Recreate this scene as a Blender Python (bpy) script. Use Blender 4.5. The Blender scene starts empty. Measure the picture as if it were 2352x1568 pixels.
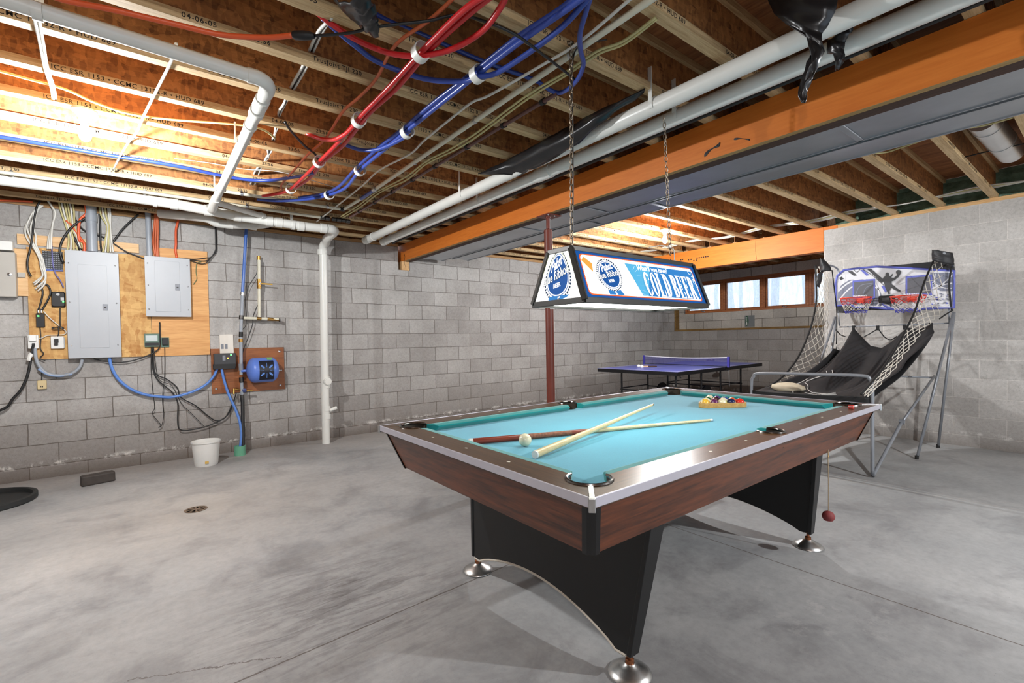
import bpy, math, random
from math import sin, cos, pi, radians, sqrt
from mathutils import Vector, Matrix, noise
random.seed(7)
SC = bpy.context.scene
COL = SC.collection
V = Vector

# ------------------------------------------------------------------ camera
F_PX, YAW, PITCH, ROLL, PPY, CAM_H = 1077.0584, 0.6562, -0.0195, -0.0179, 13.9186, 1.2429
_cy, _sy, _cp, _sp = cos(YAW), sin(YAW), cos(PITCH), sin(PITCH)
FWD = V((_sy*_cp, _cy*_cp, _sp)); _r = V((_cy, -_sy, 0)); _u = _r.cross(FWD)
RIGHT = cos(ROLL)*_r + sin(ROLL)*_u
UP = -sin(ROLL)*_r + cos(ROLL)*_u
EYE = V((0, 0, CAM_H))

def at(u, v, ax, val):
    """point of the place seen at photo pixel (u, v), lying on the plane ax = val (metres)"""
    d = RIGHT*((u-1176)/F_PX) + UP*(-(v-784-PPY)/F_PX) + FWD
    i = 'xyz'.index(ax)
    return EYE + d*((val-EYE[i])/d[i])

def ats(pts, ax, val):
    return [at(u, v, ax, val) for u, v in pts]

WX, WY = 6.8905, 6.2042            # right block wall, back block wall
AX = 9.292                          # alcove wall
BX0, BY0, BZ0 = 2.1204, 1.3128, 0.1186   # block joint origins
WALL_TOP = BZ0 + 12*0.2032          # 2.557
JZ = 2.598                          # underside of the joists

# ------------------------------------------------------------------ objects
WLOC = {}
def tag(o, label=None, cat=None, group=None, kind=None):
    if label: o['label'] = label
    if cat: o['category'] = cat
    if group: o['group'] = group
    if kind: o['kind'] = kind
    return o

def thing(name, label, cat, loc, group=None, kind=None):
    o = bpy.data.objects.new(name, None)
    o.empty_display_size = 0.05
    COL.objects.link(o); o.location = loc; WLOC[o.name] = V(loc)
    return tag(o, label, cat, group, kind)

class MB:
    def __init__(s): s.v = []; s.f = []
    def add(s, vs, fs):
        b = len(s.v); s.v += [V(p) for p in vs]; s.f += [[b+i for i in f] for f in fs]; return s
    def box(s, x0, x1, y0, y1, z0, z1):
        return s.add([(x0,y0,z0),(x1,y0,z0),(x1,y1,z0),(x0,y1,z0),(x0,y0,z1),(x1,y0,z1),(x1,y1,z1),(x0,y1,z1)],
                     [(0,3,2,1),(4,5,6,7),(0,1,5,4),(1,2,6,5),(2,3,7,6),(3,0,4,7)])
    def obox(s, c, ex, ey, ez):
        """box with centre c and half-extent vectors"""
        c, ex, ey, ez = V(c), V(ex), V(ey), V(ez)
        p = [c+a*ex+b*ey+d*ez for d in (-1,1) for a, b in ((-1,-1),(1,-1),(1,1),(-1,1))]
        return s.add(p, [(0,3,2,1),(4,5,6,7),(0,1,5,4),(1,2,6,5),(2,3,7,6),(3,0,4,7)])
    def rbox(s, c, sx, sy, sz, r=0.006, ax='y', n=3):
        """box with rounded corners seen along axis ax (full sizes)"""
        a, b, d = {'y': (sx, sz, sy), 'x': (sy, sz, sx), 'z': (sx, sy, sz)}[ax]
        pts = rrect(a, b, r, n)
        fr = {'y': lambda p, t: V((p[0], t, p[1])), 'x': lambda p, t: V((t, p[0], p[1])), 'z': lambda p, t: V((p[0], p[1], t))}[ax]
        c = V(c); n_ = len(pts)
        e = min(r*0.6, d*0.3)
        rings = [(-d/2, 1-e*2/max(a, b)), (-d/2+e, 1), (d/2-e, 1), (d/2, 1-e*2/max(a, b))]
        vs = []
        for t, k in rings: vs += [c+fr((p[0]*k, p[1]*k), t) for p in pts]
        fs = [list(range(n_))[::-1], [3*n_+i for i in range(n_)]]
        for q in range(3):
            for i in range(n_): fs.append((q*n_+i, q*n_+(i+1) % n_, (q+1)*n_+(i+1) % n_, (q+1)*n_+i))
        return s.add(vs, fs)
    def tube(s, pts, r, n=8, cap=True, closed=False):
        pts = [V(p) for p in pts]
        m = len(pts); rs = r if isinstance(r, (list, tuple)) else [r]*m
        up = None; vs = []
        for i in range(m):
            if closed: d = pts[(i+1) % m]-pts[i-1]
            else: d = pts[min(i+1, m-1)]-pts[max(i-1, 0)]
            if d.length < 1e-9: d = V((0, 0, 1))
            d.normalize()
            if up is None:
                up = V((0, 0, 1)) if abs(d.z) < 0.9 else V((1, 0, 0))
            a = d.cross(up)
            if a.length < 1e-5: a = d.cross(V((1, 0.1, 0)))
            a.normalize(); b = a.cross(d); up = b
            vs += [pts[i]+a*(rs[i]*cos(2*pi*k/n))+b*(rs[i]*sin(2*pi*k/n)) for k in range(n)]
        fs = []
        for i in range(m if closed else m-1):
            j = (i+1) % m
            for k in range(n): fs.append((i*n+k, i*n+(k+1) % n, j*n+(k+1) % n, j*n+k))
        if cap and not closed:
            fs.append(list(range(n))[::-1]); fs.append([(m-1)*n+k for k in range(n)])
        return s.add(vs, fs)
    def lathe(s, c, prof, n=24, ax=(0, 0, 1)):
        """prof: list of (radius, height along ax)"""
        c, w = V(c), V(ax).normalized()
        a = w.orthogonal().normalized(); b = w.cross(a)
        vs = []
        for r, h in prof: vs += [c+w*h+a*(r*cos(2*pi*k/n))+b*(r*sin(2*pi*k/n)) for k in range(n)]
        fs = []
        for i in range(len(prof)-1):
            for k in range(n): fs.append((i*n+k, i*n+(k+1) % n, (i+1)*n+(k+1) % n, (i+1)*n+k))
        if prof[0][0] > 1e-6: fs.append(list(range(n))[::-1])
        if prof[-1][0] > 1e-6: fs.append([(len(prof)-1)*n+k for k in range(n)])
        return s.add(vs, fs)
    def prism(s, poly, fr, d0, d1):
        """polygon (2D list) through frame fr(p, depth) -> 3D"""
        n = len(poly)
        vs = [fr(p, d0) for p in poly]+[fr(p, d1) for p in poly]
        fs = [list(range(n))[::-1], [n+i for i in range(n)]]+[(i, (i+1) % n, n+(i+1) % n, n+i) for i in range(n)]
        return s.add(vs, fs)
    def flat(s, poly, fr, d=0):
        return s.add([fr(p, d) for p in poly], [list(range(len(poly)))])
    def sheet(s, A, B, nc=8, bulge=None, th=0.0):
        """surface between two polylines (same count), optional bulge(i_frac, j_frac)->Vector"""
        m = len(A); vs = []
        for i in range(m):
            for j in range(nc+1):
                t = j/nc; p = V(A[i]).lerp(V(B[i]), t)
                if bulge: p = p+bulge(i/(m-1), t)
                vs.append(p)
        fs = [(i*(nc+1)+j, i*(nc+1)+j+1, (i+1)*(nc+1)+j+1, (i+1)*(nc+1)+j) for i in range(m-1) for j in range(nc)]
        return s.add(vs, fs)
    def sphere(s, c, r, n=20, m=12):
        return s.lathe(V(c), [(max(r*sin(pi*i/m), 1e-7 if i in (0, m) else 0), -r*cos(pi*i/m)) for i in range(m+1)], n)
    def xf(s, M):
        s.v = [M @ p for p in s.v]; return s
    def build(s, name, mat, parent=None, smooth=False, solid=0, bevel=0, sub=0):
        import bmesh
        me = bpy.data.meshes.new(name)
        if parent is not None:
            base = WLOC.get(parent.name, V((0, 0, 0)))
        else:
            lo = V([min(p[i] for p in s.v) for i in range(3)]); hi = V([max(p[i] for p in s.v) for i in range(3)])
            base = V(((lo.x+hi.x)/2, (lo.y+hi.y)/2, lo.z))
        me.from_pydata([tuple(p-base) for p in s.v], [], s.f)
        bm = bmesh.new(); bm.from_mesh(me)
        bmesh.ops.recalc_face_normals(bm, faces=bm.faces); bm.to_mesh(me); bm.free()
        if mat: me.materials.append(mat)
        if smooth:
            for p in me.polygons: p.use_smooth = True
            if smooth != 'all':
                try: me.set_sharp_from_angle(angle=radians(40))
                except Exception: pass
        o = bpy.data.objects.new(name, me); COL.objects.link(o)
        if parent is not None:
            o.parent = parent; WLOC[o.name] = base
        else:
            o.location = base; WLOC[o.name] = base
        if solid:
            m = o.modifiers.new('s', 'SOLIDIFY'); m.thickness = solid; m.offset = 0
        if bevel:
            m = o.modifiers.new('b', 'BEVEL'); m.width = bevel; m.segments = 2; m.limit_method = 'ANGLE'
        if sub:
            m = o.modifiers.new('u', 'SUBSURF'); m.levels = sub; m.render_levels = sub
        return o

def rrect(a, b, r, n=4):
    pts = []
    for cx, cy, a0 in ((a/2-r, b/2-r, 0), (-a/2+r, b/2-r, 90), (-a/2+r, -b/2+r, 180), (a/2-r, -b/2+r, 270)):
        for i in range(n+1):
            t = radians(a0+90*i/n); pts.append((cx+r*cos(t), cy+r*sin(t)))
    return pts

def smooth_path(pts, k=6):
    """Catmull-Rom through the points"""
    pts = [V(p) for p in pts]
    if len(pts) < 3: return pts
    out = []
    for i in range(len(pts)-1):
        p0 = pts[max(i-1, 0)]; p1 = pts[i]; p2 = pts[i+1]; p3 = pts[min(i+2, len(pts)-1)]
        for j in range(k):
            t = j/k
            out.append(0.5*((2*p1)+(p2-p0)*t+(2*p0-5*p1+4*p2-p3)*t*t+(3*p1-p0-3*p2+p3)*t**3))
    out.append(pts[-1]); return out

def resample(pts, n):
    pts = [V(p) for p in pts]; L = [0]
    for a, b in zip(pts, pts[1:]): L.append(L[-1]+(b-a).length)
    out = []
    for i in range(n):
        t = L[-1]*i/(n-1); j = 0
        while j < len(L)-2 and L[j+1] < t: j += 1
        d = L[j+1]-L[j]
        out.append(pts[j].lerp(pts[j+1], 0 if d < 1e-9 else (t-L[j])/d))
    return out

def text_geo(body, size=1.0, offset=0.0, shear=0.0, space=1.0, align='LEFT'):
    """flat outline of a printed text in 2D: (verts, faces)"""
    cu = bpy.data.curves.new('t', 'FONT'); cu.body = body; cu.size = size; cu.offset = offset
    cu.shear = shear; cu.space_character = space; cu.align_x = align; cu.resolution_u = 3; cu.fill_mode = 'FRONT'
    ob = bpy.data.objects.new('t', cu); COL.objects.link(ob)
    dg = bpy.context.evaluated_depsgraph_get(); dg.update()
    me = bpy.data.meshes.new_from_object(ob.evaluated_get(dg))
    vs = [(p.co.x, p.co.y) for p in me.vertices]; fs = [list(p.vertices) for p in me.polygons]
    bpy.data.objects.remove(ob); bpy.data.curves.remove(cu); bpy.data.meshes.remove(me)
    return vs, fs

# ------------------------------------------------------------------ materials
MATS = {}
def srgb(r, g, b):
    f = lambda c: (c/255/12.92) if c/255 <= 0.04045 else ((c/255+0.055)/1.055)**2.4
    return (f(r), f(g), f(b), 1)

class NT:
    def __init__(s, name):
        s.m = bpy.data.materials.new(name); s.m.use_nodes = True
        s.t = s.m.node_tree; s.n = s.t.nodes; s.bsdf = s.n['Principled BSDF']
    def node(s, kind, **kw):
        n = s.n.new(kind)
        for k, v in kw.items():
            if k in n.inputs.keys() if isinstance(k, str) else False: n.inputs[k].default_value = v
            else: setattr(n, k, v)
        return n
    def link(s, a, b): s.t.links.new(a, b)
    def coords(s, kind='Object', scale=(1, 1, 1), rot=(0, 0, 0), loc=(0, 0, 0)):
        if kind == 'World': o = s.n.new('ShaderNodeNewGeometry').outputs['Position']
        else: o = s.n.new('ShaderNodeTexCoord').outputs[kind]
        mp = s.n.new('ShaderNodeMapping'); mp.inputs['Scale'].default_value = scale
        mp.inputs['Rotation'].default_value = rot; mp.inputs['Location'].default_value = loc
        s.link(o, mp.inputs['Vector']); return mp.outputs['Vector']
    def noise(s, vec, scale=5, detail=3, rough=.5, dist=0):
        n = s.n.new('ShaderNodeTexNoise'); s.link(vec, n.inputs['Vector'])
        n.inputs['Scale'].default_value = scale; n.inputs['Detail'].default_value = detail
        n.inputs['Roughness'].default_value = rough; n.inputs['Distortion'].default_value = dist
        return n.outputs['Fac']
    def ramp(s, fac, stops):
        r = s.n.new('ShaderNodeValToRGB'); s.link(fac, r.inputs['Fac'])
        e = r.color_ramp.elements
        while len(e) < len(stops): e.new(0.5)
        for q, (p, c) in zip(e, stops):
            q.position = p; q.color = c if len(c) == 4 else (*c, 1)
        return r.outputs['Color']
    def mix(s, fac, a, b, mode='MIX'):
        m = s.n.new('ShaderNodeMix'); m.data_type = 'RGBA'; m.blend_type = mode
        for val, inp in ((fac, m.inputs[0]), (a, m.inputs[6]), (b, m.inputs[7])):
            if hasattr(val, 'links') or isinstance(val, bpy.types.NodeSocket): s.link(val, inp)
            elif isinstance(val, (int, float)): inp.default_value = val
            else: inp.default_value = val if len(val) == 4 else (*val, 1)
        return m.outputs[2]
    def math(s, op, a, b=None, clamp=False):
        m = s.n.new('ShaderNodeMath'); m.operation = op; m.use_clamp = clamp
        for val, inp in ((a, m.inputs[0]), (b, m.inputs[1])):
            if val is None: continue
            if isinstance(val, bpy.types.NodeSocket): s.link(val, inp)
            else: inp.default_value = val
        return m.outputs[0]
    def bump(s, h, strength=.3, dist=.01):
        b = s.n.new('ShaderNodeBump'); b.inputs['Strength'].default_value = strength; b.inputs['Distance'].default_value = dist
        s.link(h, b.inputs['Height']); s.link(b.outputs['Normal'], s.bsdf.inputs['Normal'])
    def col(s, c):
        if isinstance(c, bpy.types.NodeSocket): s.link(c, s.bsdf.inputs['Base Color'])
        else: s.bsdf.inputs['Base Color'].default_value = c
    def set(s, **kw):
        for k, v in kw.items():
            k = k.replace('_', ' ')
            if isinstance(v, bpy.types.NodeSocket): s.link(v, s.bsdf.inputs[k])
            else: s.bsdf.inputs[k].default_value = v
        return s

def plain(name, rgb, rough=.5, metal=0.0, var=.12, scale=6, bump=0.0, spec=.5):
    """one colour with gentle procedural mottling"""
    if name in MATS: return MATS[name]
    t = NT(name); c = srgb(*rgb)
    if var:
        f = t.noise(t.coords('Object'), scale, 4, .6)
        lo = [x*(1-var) for x in c[:3]]; hi = [min(1, x*(1+var)) for x in c[:3]]
        t.col(t.ramp(f, [(.3, lo), (.7, hi)]))
        if bump: t.bump(f, bump, .004)
    else: t.col(c)
    t.set(Roughness=rough, Metallic=metal); t.bsdf.inputs['Specular IOR Level'].default_value = spec
    MATS[name] = t.m; return t.m

def emit(name, rgb, strength=1.0):
    if name in MATS: return MATS[name]
    t = NT(name); c = srgb(*rgb)
    t.col((c[0]*.2, c[1]*.2, c[2]*.2, 1)); t.set(Roughness=.6); t.bsdf.inputs['Specular IOR Level'].default_value = .1
    t.bsdf.inputs['Emission Color'].default_value = c; t.bsdf.inputs['Emission Strength'].default_value = strength
    MATS[name] = t.m; return t.m

def wood(name, dark, light, axis='x', scale=1.0, rough=.5, stretch=14, bump=.1, contrast=(.35, .65)):
    if name in MATS: return MATS[name]
    t = NT(name); k = {'x': (1, stretch, stretch), 'y': (stretch, 1, stretch), 'z': (stretch, stretch, 1)}[axis]
    vec = t.coords('Object', tuple(a*scale for a in k))
    f = t.noise(vec, 2.2, 5, .62, .6); g = t.noise(vec, 9, 2, .5)
    h = t.mix(.35, f, g)
    c = t.ramp(h, [(contrast[0], srgb(*dark)), (contrast[1], srgb(*light))])
    t.col(c); t.set(Roughness=rough)
    if bump: t.bump(h, bump, .003)
    MATS[name] = t.m; return t.m

def osb(name, dark, light, flake=30, rough=.75, plane='xz'):
    """oriented strand board: overlapping flakes"""
    if name in MATS: return MATS[name]
    t = NT(name)
    v1 = t.coords('Object', (1, 1, 2.6), (0, radians(20), 0)); v2 = t.coords('Object', (2.6, 1, 1), (0, radians(-25), 0), (3, 1, 2))
    cols = []
    for v, sc in ((v1, flake*.4), (v2, flake*.5)):
        # warp the lookup so flake edges are ragged
        wn = t.n.new('ShaderNodeTexNoise'); wn.inputs['Scale'].default_value = sc*.9; wn.inputs['Detail'].default_value = 3; t.link(v, wn.inputs['Vector'])
        va = t.n.new('ShaderNodeVectorMath'); va.operation = 'MULTIPLY_ADD'; t.link(wn.outputs['Color'], va.inputs[0]); va.inputs[1].default_value = (.9/sc,)*3; t.link(v, va.inputs[2])
        vo = t.n.new('ShaderNodeTexVoronoi'); vo.inputs['Scale'].default_value = sc; t.link(va.outputs[0], vo.inputs['Vector'])
        cols.append(vo.outputs['Color'])
    sep = [t.n.new('ShaderNodeSeparateColor') for _ in cols]
    for s_, c in zip(sep, cols): t.link(c, s_.inputs[0])
    h = t.mix(.5, sep[0].outputs[0], sep[1].outputs[1])
    g = t.noise(t.coords('Object', (30, 30, 120), (0, radians(35), 0)), 1.0, 4, .6)
    h = t.mix(.3, h, g)
    big = t.noise(t.coords('World'), 1.3, 2)
    c = t.ramp(h, [(.12, srgb(*dark)), (.42, tuple((a+b)/2 for a, b in zip(srgb(*dark), srgb(*light)))), (.8, srgb(*light))])
    c = t.mix(t.ramp(big, [(.35, (.0, .0, .0)), (.7, (.35, .35, .35))]), c, srgb(*[q*.75 for q in dark]))
    t.col(c); t.set(Roughness=rough); t.bump(h, .25, .002)
    MATS[name] = t.m; return t.m

def metal(name, rgb, rough=.35, var=.15, scale=8):
    return plain(name, rgb, rough, 1.0, var, scale)

def blocks(name, ax, x0, z0, hi=(184, 182, 179), lo=(166, 163, 160), dark=1.0, flip=False, mortar=(120, 114, 109), stain=1.0):
    """grey concrete block in running bond, 16 x 8 in, with wear, salts and damp towards the floor"""
    t = NT(name)
    geo = t.n.new('ShaderNodeNewGeometry'); sp = t.n.new('ShaderNodeSeparateXYZ'); t.link(geo.outputs['Position'], sp.inputs[0])
    h = t.math('SUBTRACT', sp.outputs['xyz'.index(ax)], x0)
    if flip: h = t.math('MULTIPLY', h, -1.0)
    h = t.math('ADD', h, 0.4064*50); z = t.math('ADD', t.math('SUBTRACT', sp.outputs[2], z0), .2032*20)
    cb = t.n.new('ShaderNodeCombineXYZ'); t.link(h, cb.inputs[0]); t.link(z, cb.inputs[1])
    wob = t.noise(geo.outputs['Position'], 6, 3); wob2 = t.math('MULTIPLY', t.math('SUBTRACT', wob, .5), .012)
    ad = t.n.new('ShaderNodeVectorMath'); ad.operation = 'ADD'
    w3 = t.n.new('ShaderNodeCombineXYZ'); t.link(wob2, w3.inputs[0]); t.link(wob2, w3.inputs[1])
    t.link(cb.outputs[0], ad.inputs[0]); t.link(w3.outputs[0], ad.inputs[1])
    b = t.n.new('ShaderNodeTexBrick'); t.link(ad.outputs[0], b.inputs['Vector'])
    b.offset = .5; b.offset_frequency = 2
    for k, v in (('Scale', 1.0), ('Mortar Size', .0045), ('Mortar Smooth', .35), ('Bias', 0.0), ('Brick Width', .4064), ('Row Height', .2032)): b.inputs[k].default_value = v
    b.inputs['Color1'].default_value = srgb(*[c*dark for c in lo]); b.inputs['Color2'].default_value = srgb(*[c*dark for c in hi])
    b.inputs['Mortar'].default_value = srgb(*[c*dark for c in mortar])
    P = geo.outputs['Position']
    c = b.outputs['Color']
    n1 = t.noise(P, 2.2, 4, .6); n2 = t.noise(P, 38, 4, .7); n3 = t.noise(P, 150, 2, .6)
    c = t.mix(.55, c, t.ramp(n1, [(.3, (.62, .60, .585)), (.7, (1.1, 1.1, 1.1))]), 'MULTIPLY')
    c = t.mix(.6, c, t.ramp(n2, [(.3, (.78, .77, .76)), (.65, (1.12, 1.12, 1.12))]), 'MULTIPLY')
    pits = t.ramp(n3, [(.30, (.45, .45, .45)), (.40, (1, 1, 1))])
    c = t.mix(.5, c, pits, 'MULTIPLY')
    # damp, darker and browner near the slab
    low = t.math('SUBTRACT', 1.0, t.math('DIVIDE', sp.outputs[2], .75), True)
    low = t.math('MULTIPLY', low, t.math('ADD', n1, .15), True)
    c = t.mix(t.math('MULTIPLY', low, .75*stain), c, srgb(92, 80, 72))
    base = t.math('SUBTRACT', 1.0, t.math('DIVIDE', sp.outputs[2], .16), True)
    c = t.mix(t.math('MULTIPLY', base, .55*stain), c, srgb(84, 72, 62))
    # white salts along the lowest bed joints
    jt = t.math('MULTIPLY', t.math('SUBTRACT', 1.0, t.math('ABSOLUTE', t.math('DIVIDE', t.math('SUBTRACT', sp.outputs[2], z0+.018), .035)), True), t.ramp(t.noise(P, 9, 5, .75), [(.50, (0, 0, 0)), (.62, (1, 1, 1))]))
    jt2 = t.math('MULTIPLY', t.math('SUBTRACT', 1.0, t.math('ABSOLUTE', t.math('DIVIDE', t.math('SUBTRACT', sp.outputs[2], z0+.2032*2+.018), .03)), True), t.ramp(t.noise(P, 11, 5, .75), [(.60, (0, 0, 0)), (.70, (1, 1, 1))]))
    c = t.mix(t.math('ADD', jt, jt2, True), c, srgb(214, 210, 205))
    t.col(c); t.set(Roughness=.9); t.bsdf.inputs['Specular IOR Level'].default_value = .2
    hh = t.math('ADD', t.math('MULTIPLY', b.outputs['Fac'], -.7), t.math('MULTIPLY', n2, .25))
    hh = t.math('ADD', hh, t.math('MULTIPLY', n3, .12))
    t.bump(hh, .55, .008)
    return t.m
EXPOSURE = 0.52
# ================================================================== the setting
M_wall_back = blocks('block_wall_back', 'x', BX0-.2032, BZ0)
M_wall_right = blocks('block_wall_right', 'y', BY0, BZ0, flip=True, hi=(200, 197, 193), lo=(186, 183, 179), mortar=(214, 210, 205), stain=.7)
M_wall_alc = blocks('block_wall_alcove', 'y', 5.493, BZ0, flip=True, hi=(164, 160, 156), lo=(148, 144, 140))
M_alc_up = blocks('block_wall_alcove_upper', 'y', 5.675, BZ0, flip=True, hi=(200, 194, 184), lo=(172, 166, 158), mortar=(92, 84, 76))
M_flange = wood('joist_flange_lumber', (168, 136, 92), (214, 186, 142), 'x', 1.2, .7, 18, .08)
M_web = osb('joist_web_strand_board', (98, 58, 28), (196, 134, 76), 44)
M_sub = wood('subfloor_panel', (120, 74, 42), (176, 116, 70), 'y', 1.0, .8, 8, .05)
M_plate = wood('sill_plate_lumber', (186, 142, 92), (222, 182, 130), 'y', 1.0, .7, 16, .08)
M_platex = wood('sill_plate_lumber_x', (150, 112, 72), (196, 154, 104), 'x', 1.0, .7, 16, .08)
M_orange = wood('orange_sealed_lumber', (204, 106, 26), (226, 130, 46), 'y', .8, .55, 12, .05, (.3, .7))
M_beamraw = wood('raw_lumber_edge', (150, 118, 70), (182, 148, 96), 'y', 1, .75, 20, .1)
M_beamdark = wood('dark_lumber_edge', (58, 38, 30), (84, 58, 46), 'y', 1, .8, 20, .1)
M_ink = plain('printing_ink', (38, 32, 28), .8, 0, 0)
M_winwood = wood('window_pine', (132, 72, 34), (182, 110, 58), 'y', 1.2, .45, 14, .05)
M_black = plain('matte_black', (22, 22, 23), .55, 0, .1)
M_galv = plain('galvanised_sheet', (176, 180, 186), .38, .72, .10, 3)
M_steel = metal('bright_steel', (186, 188, 190), .25, .12, 20)

def floor_material():
    t = NT('concrete_slab')
    P = t.n.new('ShaderNodeNewGeometry').outputs['Position']
    n1 = t.noise(P, .55, 5, .6, .4); n2 = t.noise(P, 2.6, 6, .65, .8); n3 = t.noise(P, 24, 5, .7); n4 = t.noise(P, 160, 2)
    mp = t.n.new('ShaderNodeMapping'); t.link(P, mp.inputs['Vector']); mp.inputs['Rotation'].default_value = (0, 0, .5); mp.inputs['Scale'].default_value = (1.1, 6, 1)
    n5 = t.noise(mp.outputs[0], 1.6, 4, .6, .5)
    c = t.ramp(n1, [(.32, srgb(142, 144, 145)), (.5, srgb(160, 161, 161)), (.68, srgb(174, 174, 173))])
    c = t.mix(.8, c, t.ramp(n2, [(.30, (.66, .65, .66)), (.5, (1, 1, 1)), (.72, (1.12, 1.11, 1.1))]), 'MULTIPLY')
    c = t.mix(.25, c, t.ramp(n5, [(.32, (.84, .83, .83)), (.55, (1.04, 1.04, 1.04))]), 'MULTIPLY')
    c = t.mix(.55, c, t.ramp(n3, [(.3, (.8, .8, .8)), (.6, (1.08, 1.08, 1.08))]), 'MULTIPLY')
    c = t.mix(.7, c, t.ramp(n4, [(.24, (.5, .5, .5)), (.32, (1, 1, 1))]), 'MULTIPLY')
    sp = t.n.new('ShaderNodeSeparateXYZ'); t.link(P, sp.inputs[0])
    def dist(p, r):
        d = t.n.new('ShaderNodeVectorMath'); d.operation = 'DISTANCE'; t.link(P, d.inputs[0]); d.inputs[1].default_value = (p.x, p.y, 0)
        return t.math('SUBTRACT', 1.0, t.math('DIVIDE', d.outputs['Value'], r), True)
    # rusty stain round the drain, damp band by the walls
    rust = t.math('MULTIPLY', dist(at(450, 1170, 'z', 0), 1.3), t.math('ADD', n2, .1), True)
    c = t.mix(t.math('MULTIPLY', rust, .45), c, srgb(186, 170, 150))
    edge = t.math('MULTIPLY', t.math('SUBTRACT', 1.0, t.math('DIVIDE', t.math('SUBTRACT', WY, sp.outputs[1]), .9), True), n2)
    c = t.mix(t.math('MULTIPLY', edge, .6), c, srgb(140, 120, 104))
    # dark streaks towards the front left, white scuffs to the right
    sm = t.math('MULTIPLY', dist(at(800, 1380, 'z', 0), .75), t.ramp(t.noise(mp.outputs[0], 3.5, 6, .7, 1), [(.45, (0, 0, 0)), (.7, (1, 1, 1))]), True)
    c = t.mix(t.math('MULTIPLY', sm, 1.0, True), c, srgb(84, 80, 80))
    ws = t.math('MULTIPLY', dist(at(1900, 1400, 'z', 0), .6), t.ramp(t.noise(P, 9, 6, .7), [(.54, (0, 0, 0)), (.62, (1, 1, 1))]))
    c = t.mix(t.math('MULTIPLY', ws, .5), c, srgb(190, 188, 186))
    dk = t.math('MULTIPLY', dist(at(930, 1160, 'z', 0), .7), t.ramp(n2, [(.4, (0, 0, 0)), (.6, (1, 1, 1))]))
    # saw-cut and cracked lines
    def line(a, b, w, wob=.006):
        nrm = V((-(b-a).y, (b-a).x, 0)).normalized()
        d = t.n.new('ShaderNodeVectorMath'); d.operation = 'DOT_PRODUCT'; t.link(P, d.inputs[0]); d.inputs[1].default_value = nrm
        s = t.math('SUBTRACT', d.outputs['Value'], nrm.dot(a))
        s = t.math('ADD', s, t.math('MULTIPLY', t.math('SUBTRACT', n3, .5), wob*2))
        return t.math('LESS_THAN', t.math('ABSOLUTE', s), w)
    l1 = line(at(540, 1568, 'z', 0), at(1090, 1330, 'z', 0), .004)
    l2 = line(at(1740, 1275, 'z', 0), at(2352, 1483, 'z', 0), .0035)
    l3 = line(at(1890, 1095, 'z', 0), at(2352, 1172, 'z', 0), .005)
    c = t.mix(t.math('MULTIPLY', l1, .75), c, srgb(78, 66, 58)); c = t.mix(t.math('MULTIPLY', l2, .75), c, srgb(84, 68, 54))
    c = t.mix(t.math('MULTIPLY', l3, .35), c, srgb(188, 182, 174))
    a, b = at(300, 1562, 'z', 0), at(640, 1508, 'z', 0)
    s3 = line(a, b, .003, .03); gate = dist((a+b)/2, (a-b).length*.55); gate = t.math('GREATER_THAN', gate, .05)
    c = t.mix(t.math('MULTIPLY', t.math('MULTIPLY', s3, gate), .7), c, srgb(82, 72, 66))
    t.col(c); t.set(Roughness=t.ramp(n2, [(.3, (.42, .42, .42)), (.7, (.68, .68, .68))])); t.bsdf.inputs['Specular IOR Level'].default_value = .35
    t.bump(t.math('ADD', t.math('MULTIPLY', n3, .6), t.math('MULTIPLY', l1, -1.5)), .22, .004)
    return t.m
M_floor = floor_material()

LX, FY = -3.5, -3.6                 # unseen left wall and front wall behind the camera
m = MB().box(LX-.2, 9.7, FY-.2, WY+.3, -.12, 0); tag(m.build('floor', M_floor), kind='structure')
m = MB().box(LX-.2, 9.7, FY-.2, WY+.3, 2.902, 2.93); tag(m.build('ceiling', M_sub), kind='structure')

PX0, PX1, PZ = 2.787, 2.958, 2.236   # beam pocket in the back wall
m = MB().box(LX-.2, PX0, WY, WY+.25, 0, WALL_TOP).box(PX1, AX+.3, WY, WY+.25, 0, WALL_TOP).box(PX0, PX1, WY, WY+.25, 0, PZ).box(PX0, PX1, WY+.22, WY+.25, PZ, WALL_TOP)
tag(m.build('wall_back', M_wall_back), kind='structure')
RY = 2.335
m = MB().box(WX, WX+.25, FY, RY, 0, WALL_TOP); tag(m.build('wall_right', M_wall_right), kind='structure')
m = MB().box(WX+.25, AX+.3, RY-.25, RY, 0, WALL_TOP); tag(m.build('wall_return', M_wall_back), kind='structure')
m = MB().box(LX-.2, LX, FY, WY, 0, WALL_TOP); tag(m.build('wall_left', M_wall_right), kind='structure')
m = MB().box(LX-.2, -1.2, FY-.2, FY, 0, WALL_TOP).box(4.2, WX, FY-.2, FY, 0, WALL_TOP).box(-1.2, 4.2, FY-.2, FY, 2.15, WALL_TOP); tag(m.build('wall_front', M_wall_right), kind='structure')  # wide gap added behind the camera so daylight fills the room
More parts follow.
